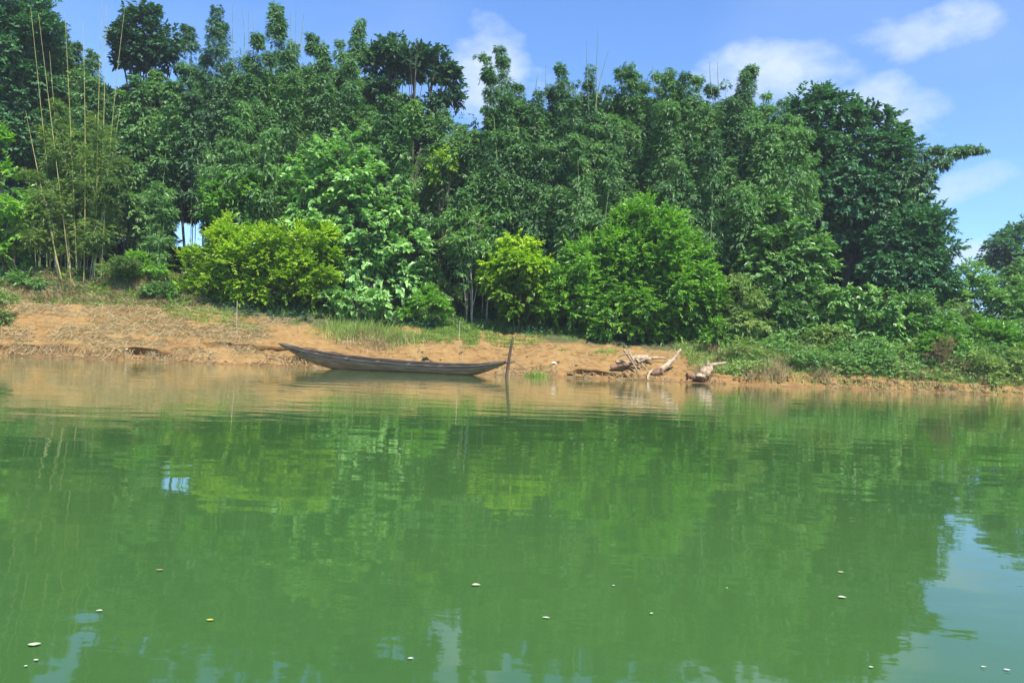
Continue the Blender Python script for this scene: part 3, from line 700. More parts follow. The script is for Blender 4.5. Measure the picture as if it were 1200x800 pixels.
def pxregion(p0, p1, Y, t0, t1):
    return region(at(p0, 400, Y)[0], at(p1, 400, Y)[0], t0, t1)
def nz(thr, s, sc_=2.0):
    return lambda P: fbm(P[:, 0] / sc_, P[:, 1] / sc_, s, 3) > thr
blades('scarp_weeds', 'dry yellow weeds and leaf litter on the upper left slope', 'weeds', 16000, pxregion(-40, 250, 60, 7.2, 12.5), .5, .06, LM['dry'], .7, .66, nz(-.2, 3))
blades('scarp_grass', 'green weeds growing among the dry ones on the upper left slope', 'weeds', 3500, pxregion(-40, 240, 59, 6.8, 12.5), .42, .05, LM['grass'], .5, .45, nz(.0, 9, 2.5))
blades('woodland_floor_weeds', 'low leafy cover on the shaded ground under the trees', 'ground cover', 14000, region(-36, 44, 8.5, 17), .5, .09, LM['weed'], .6, .2)
blades('short_grass', 'patch of short bright grass on the path right of the boat middle', 'grass', 9000, pxregion(495, 562, 57, 5.2, 10.5), .13, .035, LM['grass'], .5, .5, nz(-.12, 13))
blades('bank_grass', 'thin grass creeping down the sandy bank', 'grass', 12000, pxregion(170, 720, 56, 4.6, 9), .20, .03, LM['grass'], .5, .45, nz(.05, 19, 1.6))
blades('right_bank_grass', 'rank grass and weeds covering the lower right bank', 'grass', 9000, pxregion(800, 1260, 54, 1.2, 9), .42, .045, LM['weed'], .5, .5, nz(-.06, 23, 1.5))
blades('right_bank_tall_grass', 'taller green weeds on the right bank', 'weeds', 4000, pxregion(850, 1260, 54, 2.2, 9), .7, .05, LM['mid'], .45, .6, nz(.0, 29, 1.6))
blades('right_bank_dry_stalks', 'dry straw stalks among the right bank weeds', 'weeds', 9000, pxregion(790, 1250, 53, .7, 6), .7, .03, LM['dry'], .45, .7, nz(.05, 33, 1.6))
blades('waterside_sprigs', 'sparse sprigs along the right waterline', 'weeds', 500, pxregion(900, 1260, 50, .4, 1.6), .3, .03, LM['weed'], .5, .6)
def undergrowth(name, label, n, samp, patch, h, leaf, L, W, tone, k=9):
    P = samp(n)
    if patch is not None: P = P[patch(P)]
    n = len(P); H = h * (.25 + 1.3 * vnoise(P[:, 0] / 1.1, P[:, 1] / .9, 77))
    VV, TT = [], []
    for f in (.25, .55, .85, 1.0):
        Q = P + rng.normal(size=P.shape) * np.array([.22, .18, 0]); Q[:, 2] = gz(Q[:, 0], Q[:, 1]) + H * f * rng.uniform(.8, 1.15, n)
        T = nrm(rng.normal(size=(n, 3)) * np.array([1, 1, .5]) + Z * .35)
        V, t_ = sprays(Q, T, .4, k, L, W, .7, .35, tone + .5 * (vnoise(P[:, 0] / .9, P[:, 1] / .9, 78) - .5), .25, out=T + np.array([0, -.5, .3]))
        VV.append(V); TT.append(t_)
    o = quads_object(name, np.vstack(VV), LM[leaf], np.concatenate(TT))
    return tag(o, label, 'undergrowth', kind='stuff')
undergrowth('bank_undergrowth', 'tangled leafy undergrowth spreading over the right bank', 5200, pxregion(850, 1280, 54, 1.3, 10), lambda P: fbm(P[:, 0] / 2.2, P[:, 1] / 1.4, 61, 3) + .04 * (P[:, 1] - ys(P[:, 0]) - 2.5) - .12 * (P[:, 0] < 22) > -.05, 1.05, 'mid', .20, .075, .6)
undergrowth('yellowish_undergrowth', 'paler yellowish creepers mixed through the right bank growth', 2200, pxregion(840, 1280, 54, 1.0, 9), lambda P: fbm(P[:, 0] / 1.8, P[:, 1] / 1.2, 65, 3) > .03, .75, 'weed', .20, .06, .6)
undergrowth('shade_toned_undergrowth', 'low leafy plants toned dark for the shade at the foot of the trees', 1500, pxregion(30, 850, 58, 7.6, 12), lambda P: fbm(P[:, 0] / 2.2, P[:, 1] / 1.4, 67, 3) > .0, .3, 'dark', .20, .07, .3)  # dark leaf colour stands in for the shade beneath the shrubs
undergrowth('scarp_undergrowth', 'bright creeping plants on the scarp at the left', 420, pxregion(-30, 240, 59, 7.5, 12), lambda P: fbm(P[:, 0] / 2.2, P[:, 1] / 1.4, 69, 3) > .06, .4, 'bright', .20, .07, .45)
# reedy tufts: individual things
def tuft(label, px, Y, wpx, h, n, mat, lean, tone, w=.03, name='grass_tuft', cat='grass tuft', group=None):
    c = at(px, 400, Y); r = wpx / F * Y / 2
    def samp(k):
        P = rng.normal(size=(k, 3)) * np.array([r * .5, r * .3, 0]) + np.array([c[0], Y, 0]); return P
    o = blades(name, label, cat, n, samp, h, w, mat, lean, tone, None, None, 3)
    recentre(o, (c[0], Y, gz1(c[0], Y)))
    if group: o['group'] = group
    return o
TG = 'grass tufts on the sandy bank'
tuft('big tuft of tall olive reeds above the boat', 418, 55.0, 84, 1.05, 420, LM['bamboo_olive'], .34, .8, .035, group=TG)
tuft('reed tuft right of the big one above the boat middle', 462, 54.6, 60, .8, 260, LM['bamboo_olive'], .36, .75, .035, group=TG)
tuft('dry straw coloured tuft mixed with the reeds above the boat', 438, 54.0, 90, .75, 420, LM['dry'], .45, .6, .03, group=TG)
tuft('small green tuft standing in the shallows right of the stake', 632, 49.6, 24, .42, 70, LM['grass'], .45, .6, .035, group=TG)
tuft('thin tuft under the front of the yellow green shrub', 262, 55.6, 50, .35, 120, LM['weed'], .45, .6, .03, group=TG)
tuft('bright tuft at the top of the dirt slope left of the yellow green shrub', 118, 56.6, 40, .55, 200, LM['grass'], .4, .5, .04, group=TG)
tuft('long pale tuft over the red soil right of the cut log', 905, 53.5, 36, 1.0, 130, LM['weed'], .35, .75, .03, group=TG)
tuft('wispy tall tuft leaning on the bank below the mid green shrub', 940, 53.5, 32, 1.2, 120, LM['weed'], .3, .7, .028, group=TG)
tuft('straw tuft beside the dry twiggy bush', 1082, 52.5, 28, .8, 110, LM['dry'], .35, .6, .03, group=TG)
tuft('short tuft sprouting on the soil left of the driftwood', 712, 55.0, 30, .3, 70, LM['grass'], .45, .5, .03, group=TG)

def litter(name, label, n, samp, L, w, mat, patch, flat=.18, tone=.6, lift=.12):
    P = samp(n)
    if patch is not None: P = P[patch(P)]
    n = len(P); a = rng.uniform(0, 2 * math.pi, n)
    l = L * rng.uniform(.4, 1.6, n)[:, None]
    D = np.stack([np.cos(a), np.sin(a), rng.normal(size=n) * flat], 1)
    C = np.stack([-np.sin(a), np.cos(a), a * 0], 1) * rng.normal(size=n)[:, None] * .9
    rows = []
    for s in (0, .33, .66, 1):
        q = P + D * l * (s - .5) + C * l * (s * (1 - s))
        q[:, 2] = gz(q[:, 0], q[:, 1]) + .02 + lift * rng.random(n) ** 2 * (1 - abs(2 * s - 1)) + rng.random(n) * .03
        rows.append(q)
    S = nrm(np.cross(D, Z)) * w * .5; U = Z * w * .4
    V = np.stack([np.stack([rows[i] - S - U, rows[i + 1] - S - U, rows[i + 1] + S + U, rows[i] + S + U], 1) for i in range(3)], 1)
    o = quads_object(name, V, mat, np.repeat(np.clip(tone + rng.normal(size=n) * .22, 0, 1), 3))
    return tag(o, label, 'debris', kind='stuff')
litter('dry_straw_debris', 'matted pale dry stalks lying on the left dirt slope', 7500, pxregion(-30, 330, 54, .5, 7.8), 1.1, .017, LM['dry'], lambda P: fbm(P[:, 0] / 2.2, P[:, 1] / 1.4, 43, 4) * 1.3 + .17 - .28 * np.clip((P[:, 0] + 25) / 9, 0, 2) > 0, tone=.58, lift=.30)
litter('flood_line_debris', 'fine twigs washed up along the waterline', 3200, region(-36, 40, .12, 1.2), .5, .028, LM['dry'], nz(-.02, 47, 1.2), tone=.35)
litter('scattered_bank_twigs', 'scattered twigs on the sandy bank', 1500, region(-12, 26, .8, 6.0), .55, .025, LM['dry'], nz(.0, 49, 1.5), tone=.4)
# clods of earth on the bank
def clods(n):
    tb = Tubes(); V, Fc, k = [], [], 0
    x = rng.uniform(-36, 34, n); t = np.abs(rng.normal(size=n)) * 1.4 + .15
    y = ys(x) + t; z = gz(x, y)
    s = rng.uniform(.02, .09, n) * np.where(rng.random(n) < .06, 2.0, 1)
    base = np.array([[-1, -1, -.5], [1, -1, -.5], [1, 1, -.5], [-1, 1, -.5], [-.7, -.7, .6], [.7, -.7, .6], [.7, .7, .6], [-.7, .7, .6]])
    fq = np.array([[0, 1, 5, 4], [1, 2, 6, 5], [2, 3, 7, 6], [3, 0, 4, 7], [4, 5, 6, 7]])
    V = (base[None] * (1 + 1.1 * (rng.random((n, 8, 3)) - .5))) * s[:, None, None] * np.array([1.4, 1, .7])
    an = rng.uniform(0, 6.3, n); c, sn = np.cos(an)[:, None], np.sin(an)[:, None]
    V = np.stack([V[..., 0] * c - V[..., 1] * sn, V[..., 0] * sn + V[..., 1] * c, V[..., 2]], -1) + np.stack([x, y, z], 1)[:, None]
    Fc = (fq[None] + np.arange(n)[:, None, None] * 8).reshape(-1, 4)
    o = quads_object('earth_clods', V, bank.data.materials[0], None, None, False, Fc)
    tag(o, 'crumbled clods of red earth strewn on the lower bank', 'earth clods', kind='stuff')
clods(1100)

# ------------------------------------------------------------------ the boat
def boat():
    A = at(331, 404, 47.6); B = at(592, 425, 45.0)
    A = np.array([A[0], A[1], 0]); B = np.array([B[0], B[1], 0])
    ln = np.linalg.norm(B - A); ax = (B - A) / ln; sd = np.array([-ax[1], ax[0], 0])
    root = empty('wooden_boat', (A + B) / 2 + Z * .02, 'long narrow weathered grey wooden boat moored in the shallows by the sandy bank', 'boat')
    C0 = (A + B) / 2
    M_hull = woodmat('hull_wood', (.040, .027, .015), (.20, .142, .082), (.44, .345, .215), (.35, 4, 9), 2.2, .75, .35)
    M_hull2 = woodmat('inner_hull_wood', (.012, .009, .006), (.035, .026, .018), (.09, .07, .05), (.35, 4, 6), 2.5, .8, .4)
    M_rail = woodmat('rail_wood', (.018, .014, .011), (.055, .045, .033), (.17, .145, .11), (.4, 6, 6), 3, .7, .3)
    n = 72; u = np.linspace(0, 1, n)
    top = np.interp(u, [0, .08, .2, .35, .55, .75, .86, .93, 1], [1.43, 1.17, .90, .70, .57, .53, .58, .70, .84])
    bot = np.interp(u, [0, .06, .13, .2, .28, .8, .88, .95, 1], [1.33, .85, .40, .10, -.12, -.12, .02, .38, .74])
    hb = np.interp(u, [0, .05, .2, .4, .65, .85, .95, 1], [.10, .22, .48, .62, .62, .46, .26, .12])
    ker = np.ones(5) / 5
    sm = lambda v: np.concatenate([v[:2], np.convolve(v, ker, 'valid'), v[-2:]])
    top, bot, hb = sm(top), sm(bot), sm(hb)
    top = top + .012 * np.sin(u * 41) ; hb = hb * (1 + .015 * np.sin(u * 23))
    ang = np.linspace(-1, 1, 13)
    def pt(i, a, off):
        s = math.copysign(abs(a) ** .8, a)
        y = (hb[i] - off) * math.sin(s * math.pi / 2) * (1.0)
        f = 1 - math.cos(s * math.pi / 2)
        z = bot[i] + off + (top[i] - bot[i] - off) * f ** 1.05
        return C0 + ax * ((u[i] - .5) * ln) + sd * y + Z * z
    V, Fq = [], []
    for i in range(n):
        V += [pt(i, a, 0) for a in ang]; V += [pt(i, a, .05) for a in ang[::-1]]
    k = 26
    outer, inner_ = [], []
    for i in range(n - 1):
        for j in range(k):
            q = [i * k + j, i * k + (j + 1) % k, (i + 1) * k + (j + 1) % k, (i + 1) * k + j]
            (inner_ if 13 <= j < 25 else outer).append(q)
    for i in (0, n - 1):
        for j in range(12):
            outer.append([i * k + j, i * k + j + 1, i * k + 24 - j, i * k + 25 - j] if j != 25 else None)
    V = np.array(V) - np.array(root.location)
    # work in the boat's own frame so the grain follows the hull
    th = math.atan2(ax[1], ax[0]); c, s = math.cos(-th), math.sin(-th)
    def loc(v):
        v = np.asarray(v); return np.stack([v[..., 0] * c - v[..., 1] * s, v[..., 0] * s + v[..., 1] * c, v[..., 2]], -1)
    root.rotation_euler = (R(10), 0, th)
    quads_object('hull', loc(V), M_hull, None, root, True, np.array(outer))
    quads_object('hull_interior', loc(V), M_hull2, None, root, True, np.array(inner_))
    def tubepart(name, P, rad, mat, kk=6, rough=.06):
        tb = Tubes(); tb.add(loc(np.array(P) - np.array(root.location)), rad, kk, True, rough)
        return tb.build(name, mat, root)
    for sg in (-1, 1):
        P = [C0 + ax * ((u[i] - .5) * ln) + sd * sg * (hb[i] + .015) + Z * (top[i] + .012) for i in range(n)]
        tubepart('gunwale', P, .038, M_rail)
        P = []
        for i in range(4, n - 5):
            a = .78; q = pt(i, a * sg, 0); P.append(q + sd * sg * .012 - Z * .0)
        tubepart('rub_rail', P, .024, M_rail)
    for uu in (.16, .30, .44, .58, .72, .86):
        i = int(uu * (n - 1)); c1 = C0 + ax * ((u[i] - .5) * ln) + Z * (top[i] - .10); w = hb[i] * .93
        bmv = []
        for sx in (-.11, .11):
            for sy in (-w, w):
                for sz in (-.02, .02): bmv.append(c1 + ax * sx + sd * sy + Z * sz)
        Vt = loc(np.array(bmv) - np.array(root.location))
        quads_object('thwart', Vt, M_rail, None, root, False, np.array([[0, 1, 3, 2], [4, 6, 7, 5], [0, 4, 5, 1], [2, 3, 7, 6], [0, 2, 6, 4], [1, 5, 7, 3]]))
    # end planks: a long square bow tongue and the short pointed stern tongue
    def tongue(name, u0, u1, zadd0, zadd1, w0, w1, ext):
        pts = []
        for q, (uu, za, w) in enumerate(((u0, zadd0, w0), (u1, zadd1, w1))):
            tz = np.interp(uu, u, top); p = C0 + ax * ((uu - .5) * ln + (ext if q else 0)) + Z * (tz + za)
            for sy in (-w, w):
                for sz in (-.025, .025): pts.append(p + sd * sy + Z * sz)
        Vt = loc(np.array(pts) - np.array(root.location))
        quads_object(name, Vt, M_rail, None, root, False, np.array([[0, 1, 3, 2], [4, 6, 7, 5], [0, 4, 5, 1], [2, 3, 7, 6], [0, 2, 6, 4], [1, 5, 7, 3]]))
    tongue('bow_plank', .045, 0.0, .0, .03, .20, .10, -.12)
    tongue('stern_plank', .93, 1.0, -.01, .05, .24, .06, .62)
boat()

# mooring stake
b = at(593.5, 440, 44.3); t_ = at(601, 396, 44.3)
tb = Tubes(); P = bez([b - Z * .7 + np.array([-.05, 0, 0]), (b + t_) / 2 + np.array([-.04, 0, 0]), t_], 12)
tb.add(P, np.interp(np.linspace(0, 1, 12), [0, .3, .9, 1], [.095, .088, .072, .055]), 8, True, .12)
o = tb.build('mooring_stake', M_stake); recentre(o, (b[0], b[1], 0))
tag(o, 'rough wooden mooring stake standing in the water at the right tip of the boat', 'stake')
# thin sticks stuck in the bank
for px, y0, y1, Y, lab in [(277, 392, 352, 53.5, 'thin bare pole stuck in the soil before the yellow green shrub'), (538, 396, 376, 52.5, 'short thin stick standing on the bank above the boat stern'),
                           (541, 425, 414, 49.5, 'tiny twig poking up behind the boat'), (1097, 466, 446, 49.3, 'short dark stick at the waterline by the dry twiggy bush')]:
    a = at(px, y0, Y); a[2] = gz1(a[0], a[1]) - .1; e = at(px + 1, y1, Y)
    tb = Tubes(); tb.add(bez([a, (a + e) / 2 + rng.normal(size=3) * .04, e], 7), np.linspace(.03, .02, 7), 5, True, .1)
    o = tb.build('stick', M_culm_w if px < 1000 else M_bark); recentre(o, a); tag(o, lab, 'stick')

# ------------------------------------------------------------------ driftwood
def log(name, label, cat, specs, mat, mat2=None, loc_=None, group='driftwood at the waterline', endpart=None):
    root = empty(name, loc_, label, cat, group)
    for j, (pn, pts, rad, mt) in enumerate(specs):
        tb = Tubes()
        for pp, rr in zip(pts, rad):
            P = bez(pp, 16) if len(pp) in (3, 4) else np.array(pp)
            tb.add(P + rng.normal(size=P.shape) * min(rr) * .13, np.interp(np.linspace(0, 1, len(P)), np.linspace(0, 1, len(rr)), np.array(rr) * (1.15 if name == 'cut_log' else .85)), 10, True, .11)
        o = tb.build(pn, mt, root); o.data.transform(Matrix.Translation(-root.location))
    return root
def G(px, t, dz=0.0):
    """on the bank: picture column px, t metres up from the waterline"""
    Y = 50.0
    for _ in range(6):
        x = at(px, 430, Y)[0]; Y = float(ys(x)) + t
    x = at(px, 430, Y)[0]
    return np.array([x, Y, gz1(x, Y) + dz])
# cut log, axis coming out towards the viewer
a = G(821, .25, .22); c = G(833, 1.0, .62)
log('cut_log', 'short pale cut log with its dark sawn end facing the river', 'log',
    [('log', [[a, (a + c) / 2 + Z * .06, c]], [[.34, .33, .30, .26]], M_drift),
     ('branch_stub', [[(a + c) / 2 + Z * .2, (a + c) / 2 + Z * .5 + np.array([.15, 0, 0]), (a + c) / 2 + Z * .72 + np.array([.1, 0, 0])]], [[.12, .07]], M_drift),
     ('branch_stub', [[c, c + np.array([.5, -.1, .12]), c + np.array([1.0, -.2, .22])]], [[.14, .06]], M_drift),
     ('branch_stub', [[a + np.array([-.2, .1, .1]), a + np.array([-.6, 0, .15]), a + np.array([-.9, -.1, .22])]], [[.20, .14]], M_drift_dark)], None, None, (a[0], a[1], gz1(a[0], a[1])))
d = nrm(a - c)
root = bpy.data.objects['cut_log']
tb = Tubes(); tb.add(np.array([a + d * .0, a + d * .05]), [.27, .265], 12, True, .05); o = tb.build('sawn_end', M_cut, root); o.data.transform(Matrix.Translation(-root.location))
# leaning forked log
a = G(769, .9, .18); c = at(798, 409, a[1] + .9); g0 = G(764, .5, .10)
log('forked_log', 'pale log leaning up to the right with a dark broken butt', 'log',
    [('trunk', [[a, a * .5 + c * .5 + np.array([.15, 0, -.28]), c]], [[.30, .24, .17, .10]], M_drift),
     ('butt', [[a + np.array([-.28, -.06, -.06]), a + np.array([0, -.05, .05]), a + np.array([.35, 0, .12])]], [[.26, .30, .26]], M_drift_dark),
     ('branch_stub', [[a + np.array([-.2, 0, .1]), (a + g0) / 2 + np.array([-.35, 0, .3]), g0 + np.array([-.3, -.2, -.1])]], [[.13, .12, .09]], M_drift),
     ('branch_stub', [[a * .5 + c * .5, a * .5 + c * .5 + np.array([.3, 0, .25]), a * .5 + c * .5 + np.array([.35, 0, .5])]], [[.08, .03]], M_drift)], None, None, (a[0], a[1], gz1(a[0], a[1])))
# tangled root pile
a = G(738, 1.7, .2)
sp = []
for (x0, y0, x1, y1, r0, bend) in [(716, 431, 745, 426, .20, .1), (722, 424, 748, 428, .13, .15), (731, 410, 748, 436, .09, .05), (737, 413, 752, 438, .08, -.1), (744, 420, 757, 439, .10, .1), (728, 432, 742, 437, .12, .05),
                                 (733, 405, 741, 425, .05, .2), (718, 436, 735, 434, .06, .1), (748, 424, 764, 416, .06, -.2), (724, 418, 739, 415, .08, .2)]:
    Y0 = a[1] + rng.uniform(-.5, .6); p = at(x0, y0, Y0); q = at(x1, y1, Y0 + rng.uniform(-.4, .4))
    p[2] = max(p[2], gz1(p[0], p[1]) + .03); q[2] = max(q[2], gz1(q[0], q[1]) + .02)
    sp.append(([p, (p + q) / 2 + Z * bend + np.array([bend, 0, 0]), q], [r0, r0 * .9, r0 * .5]))
log('root_pile', 'tangled pile of driftwood roots and broken branches', 'driftwood',
    [('stump', [sp[0][0], sp[5][0]], [sp[0][1], sp[5][1]], M_drift_dark), ('roots', [s[0] for s in sp[1:5] + sp[6:]], [s[1] for s in sp[1:5] + sp[6:]], M_drift)], None, None, (a[0], a[1], gz1(a[0], a[1])))
a = G(740, 3.0, .28); c = G(760, 3.2, .34)
log('flat_log', 'broad flat topped log lying behind the root pile', 'log',
    [('log', [[a, (a + c) / 2 + Z * .1, c]], [[.26, .30, .24]], M_drift), ('branch_stub', [[c, c + np.array([.6, 0, .15]), c + np.array([1.3, .1, .05])]], [[.14, .06]], M_drift)], None, None, (a[0], a[1], gz1(a[0], a[1])))
a = G(905, 1.3, .1); c = G(925, 1.6, .22)
log('branch_debris', 'thin fallen branch on the red soil right of the cut log', 'branch',
    [('branch', [[a, (a + c) / 2 + Z * .15, c]], [[.05, .04, .02]], M_drift), ], None, None, a)

# pale litter on the bank
M_pale, nt, N, _ = newmat('pale_litter'); o_ = N.new('ShaderNodeOutputMaterial'); p_ = N.new('ShaderNodeBsdfPrincipled'); lk(nt, p_.outputs[0], o_.inputs[0])
p_.inputs['Base Color'].default_value = (.60, .57, .50, 1); p_.inputs['Roughness'].default_value = .6
def scrap(name, label, cat, c, sx, sy, sz):
    n = 9; an = np.linspace(0, 2 * math.pi, 9)[:-1]
    rr = rng.uniform(.7, 1.2, 8)
    ring = np.stack([np.cos(an) * rr * sx, np.sin(an) * rr * sy, rng.uniform(0, .3, 8) * sz], 1)
    V = np.vstack([ring, ring * .5 + [0, 0, sz], ring * [1, 1, 0] - [0, 0, sz * .3]])
    Fq = [[i, (i + 1) % 8, 8 + (i + 1) % 8, 8 + i] for i in range(8)] + [[16 + i, 16 + (i + 1) % 8, (i + 1) % 8, i] for i in range(8)] + [[8, 9, 10, 11], [8, 11, 12, 15], [12, 13, 14, 15]]
    o = quads_object(name, V, M_pale, None, None, False, np.array(Fq)); o.location = c; o.rotation_euler = (rng.uniform(-.1, .1), .05, rng.uniform(0, 3))
    return tag(o, label, cat)
scrap('pale_rag', 'crumpled white scrap at the foot of the left dirt slope', 'litter', G(147, .75, .0), .16, .10, .05)
scrap('pale_stone', 'flat pale stone on the sand above the tuft in the shallows', 'stone', G(649, 2.4, .02), .26, .2, .08)

# ------------------------------------------------------------------ floating leaves
def fleaf_mat(name, c):
    m, nt, N, _ = newmat(name); o_ = N.new('ShaderNodeOutputMaterial'); p_ = N.new('ShaderNodeBsdfPrincipled'); lk(nt, p_.outputs[0], o_.inputs[0])
    g = N.new('ShaderNodeTexNoise'); g.inputs['Scale'].default_value = 60
    cc = ramp(nt, g.outputs[0], [(.3, tuple(v * .8 for v in c)), (.7, c)]); lk(nt, cc, p_.inputs['Base Color']); p_.inputs['Roughness'].default_value = .5; return m
ML = [fleaf_mat('pale_floating_leaf', (.36, .40, .27)), fleaf_mat('yellow_floating_leaf', (.50, .42, .05)), fleaf_mat('brown_floating_leaf', (.22, .17, .08))]
FL = [(558, 687, 15, 0, .2, 'curled pale leaf floating left of the other two central leaves'), (640, 725, 13, 0, -.1, 'wedge shaped pale leaf floating lowest of the three central leaves'),
      (764, 720, 9, 0, .8, 'small folded pale leaf floating right of the wedge shaped one'), (719, 687, 6, 0, .3, 'tiny pale speck of leaf floating between the central leaves'),
      (40, 757, 20, 0, .35, 'long slim pale leaf floating in the bottom left corner'), (42, 775, 9, 0, -.2, 'tiny pale leaf floating below the long slim one'),
      (116, 717, 11, 0, .1, 'small oval pale leaf floating above the bottom left corner leaves'), (187, 669, 13, 2, 0., 'thin dull leaf floating in the left part of the river'),
      (246, 728, 12, 1, .1, 'yellow leaf floating in the left part of the river'), (481, 773, 10, 0, 0., 'round pale leaf floating by the bottom reflection of sky'),
      (987, 701, 14, 0, -.15, 'long pale leaf floating in the right part of the river'), (985, 671, 10, 0, -.1, 'small pale leaf floating above the long right hand one'),
      (1021, 783, 8, 0, 0, 'little pale leaf floating near the bottom between sky reflections'), (1153, 783, 9, 0, .1, 'thin leaf floating on the right sky reflection'),
      (1180, 786, 11, 0, -.1, 'pale leaf floating nearest the bottom right corner'), (30, 782, 6, 0, .4, 'pale crumb of leaf floating at the bottom left'), (852, 690, 4, 0, 0, 'minute pale leaf speck floating right of the centre')]
for px, py, w, mi, a, lab in FL:
    d = ray(px, py); k = -CAM[2] / d[2]; c = CAM + d * k
    L = w * .68 / F * c[1]
    n = 9; s = np.linspace(0, 1, n); wd = np.sin(s * math.pi) ** .8 * L * rng.uniform(.2, .34) + .0004
    curl = rng.uniform(.03, .10) * L
    asym = rng.uniform(-.15, .25) * L
    cx = (s - .5) * L; cy = asym * np.sin(s * 3.1); cz = .004 + curl * (2 * s - 1) ** 2
    V = np.concatenate([np.stack([cx, cy - wd * 1., cz + wd * .15], 1), np.stack([cx, cy, cz], 1), np.stack([cx, cy + wd, cz + wd * .3], 1)])
    Fq = [[r * n + i, r * n + i + 1, (r + 1) * n + i + 1, (r + 1) * n + i] for r in range(2) for i in range(n - 1)]
    o = quads_object('floating_leaf', V, ML[mi], None, None, True, np.array(Fq)); o.location = (c[0], c[1], .001); o.rotation_euler = (0, 0, a)
    tag(o, lab, 'leaf', 'leaves floating on the river')

# ------------------------------------------------------------------ sky, sun
EL, AZ = R(58), R(150)
w = bpy.data.worlds.new('World'); sc.world = w; w.use_nodes = True
nt = w.node_tree; nt.nodes.clear(); N = nt.nodes
out = N.new('ShaderNodeOutputWorld'); bg = N.new('ShaderNodeBackground'); lk(nt, bg.outputs[0], out.inputs[0])
sky = N.new('ShaderNodeTexSky'); sky.sky_type = 'NISHITA'; sky.sun_disc = False; sky.sun_elevation = EL; sky.sun_rotation = AZ
sky.air_density = 1.0; sky.dust_density = 0.1; sky.ozone_density = 3.0; sky.altitude = 0
tc = N.new('ShaderNodeTexCoord')
def vm(op, a, b=None, out_=0):
    q = N.new('ShaderNodeVectorMath'); q.operation = op
    for i, v in enumerate((a, b)):
        if v is None: continue
        if hasattr(v, 'links'): lk(nt, v, q.inputs[i])
        else: q.inputs[i].default_value = tuple(float(t) for t in v)
    return q.outputs[out_]
def mt(op, a, b=None, c=None):
    q = N.new('ShaderNodeMath'); q.operation = op
    for i, v in enumerate((a, b, c)):
        if v is None: continue
        if hasattr(v, 'links'): lk(nt, v, q.inputs[i])
        else: q.inputs[i].default_value = float(v)
    return q.outputs[0]
dirv = tc.outputs['Generated']
def noise3(scale, detail, rough, sz=(1, 1, 1)):
    mp = N.new('ShaderNodeMapping'); mp.inputs['Scale'].default_value = sz; lk(nt, dirv, mp.inputs[0])
    n = N.new('ShaderNodeTexNoise'); n.inputs['Scale'].default_value = scale; n.inputs['Detail'].default_value = detail; n.inputs['Roughness'].default_value = rough
    lk(nt, mp.outputs[0], n.inputs['Vector']); return n.outputs[0]
nA = noise3(11, 9, .6, (1, 1, 1.8)); nB = noise3(3, 4, .5, (1, 1, 2.5))
tot = None
# (px, py, half width px, half height px, strength, tilt)
for (px, py, hw, hh, st, tl) in [(1105, 34, 80, 30, .66, -.18), (1135, 20, 46, 30, .82, 0), (1030, 42, 50, 20, .42, 0), (905, 90, 110, 48, .75, 0), (570, 88, 62, 80, .78, .2), (1012, 128, 95, 42, .66, 0), (1118, 222, 72, 26, .72, -.3), (1145, 300, 60, 24, .70, 0),
                                (640, 110, 80, 50, .35, 0), (1090, 150, 60, 30, .15, 0)]:
    d0 = nrm(ray(px, py)); r0 = nrm(np.cross(d0, Z)); u0 = np.cross(r0, d0)
    r1 = r0 * math.cos(tl) - u0 * math.sin(tl); u1 = r0 * math.sin(tl) + u0 * math.cos(tl)
    dn = vm('NORMALIZE', dirv)
    a = mt('DIVIDE', vm('DOT_PRODUCT', dn, r1, 1), hw / F); b = mt('DIVIDE', vm('DOT_PRODUCT', dn, u1, 1), hh / F)
    q = mt('ADD', mt('MULTIPLY', a, a), mt('MULTIPLY', b, b))
    fr = mt('GREATER_THAN', vm('DOT_PRODUCT', dn, d0, 1), 0)
    e = mt('MULTIPLY', mt('MAXIMUM', mt('SUBTRACT', 1, q), 0), fr)
    v = mt('MULTIPLY', e, st)
    tot = v if tot is None else mt('MAXIMUM', tot, v)
wisp = mt('MULTIPLY', mt('ADD', mt('MULTIPLY', tot, 1.75), mt('MULTIPLY_ADD', nA, 2.5, -1.78)), .9)
wisp = mt('MINIMUM', mt('MAXIMUM', wisp, 0), .85)
veil = mt('MULTIPLY', mt('MAXIMUM', mt('SUBTRACT', nB, .45), 0), .5)
tm = mt('MINIMUM', mt('ADD', wisp, veil), .9)
mixc = N.new('ShaderNodeMix'); mixc.data_type = 'RGBA'; lk(nt, tm, mixc.inputs[0])
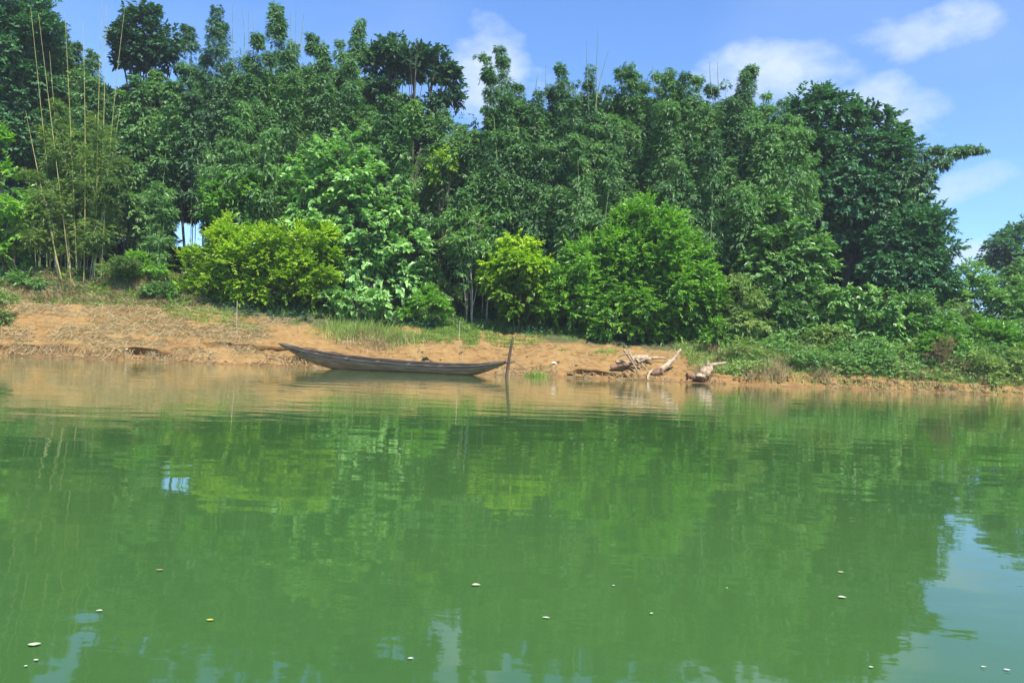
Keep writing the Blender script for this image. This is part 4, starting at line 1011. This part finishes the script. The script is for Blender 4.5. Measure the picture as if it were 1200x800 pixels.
tint = N.new('ShaderNodeMix'); tint.data_type = 'RGBA'; tint.blend_type = 'MULTIPLY'; tint.inputs[0].default_value = 1; lk(nt, sky.outputs[0], tint.inputs[6]); tint.inputs[7].default_value = (.60, .76, .98, 1)
lk(nt, tint.outputs[2], mixc.inputs[6]); mixc.inputs[7].default_value = (2.9, 3.4, 4.3, 1)
lk(nt, mixc.outputs[2], bg.inputs[0]); bg.inputs[1].default_value = .135
SKYTINT = tint; SKYCLOUD = mixc
sl = bpy.data.lights.new('sun', 'SUN'); sl.energy = 5.0; sl.angle = R(.5); sl.color = (1, .95, .86)
so = bpy.data.objects.new('sun', sl); col.objects.link(so)
S = Vector((math.sin(AZ) * math.cos(EL), math.cos(AZ) * math.cos(EL), math.sin(EL)))
so.rotation_euler = S.to_track_quat('Z', 'Y').to_euler(); so.location = (20, -30, 60)

# ------------------------------------------------------------------ air
HZ = .0004
hx0, hx1, hy0, hy1, hz0, hz1 = -2700, 2700, -1600, 2750, -3.2, 34
V = np.array([[x, y, z] for x in (hx0, hx1) for y in (hy0, hy1) for z in (hz0, hz1)], float)
mh, nt, N, _ = newmat('haze_air'); o_ = N.new('ShaderNodeOutputMaterial'); pv = N.new('ShaderNodeVolumePrincipled')
pv.inputs['Density'].default_value = HZ; pv.inputs['Color'].default_value = (.85, .92, 1, 1); pv.inputs['Anisotropy'].default_value = .2
lk(nt, pv.outputs[0], o_.inputs['Volume'])
hz = quads_object('haze', V, mh, None, None, False, np.array([[0, 1, 3, 2], [4, 6, 7, 5], [0, 4, 5, 1], [2, 3, 7, 6], [0, 2, 6, 4], [1, 5, 7, 3]]))
tag(hz, 'thin summer haze over the river', 'haze', kind='stuff')

# ------------------------------------------------------------------ render settings
sc.render.engine = 'CYCLES'
cy = sc.cycles
cy.max_bounces = 6; cy.diffuse_bounces = 3; cy.glossy_bounces = 3; cy.transmission_bounces = 4; cy.transparent_max_bounces = 4
cy.caustics_reflective = False; cy.caustics_refractive = False
cy.use_denoising = True
vs = sc.view_settings; vs.view_transform = 'Standard'; vs.look = 'None'; vs.gamma = 1; vs.exposure = 1.0; vs.use_curve_mapping = False
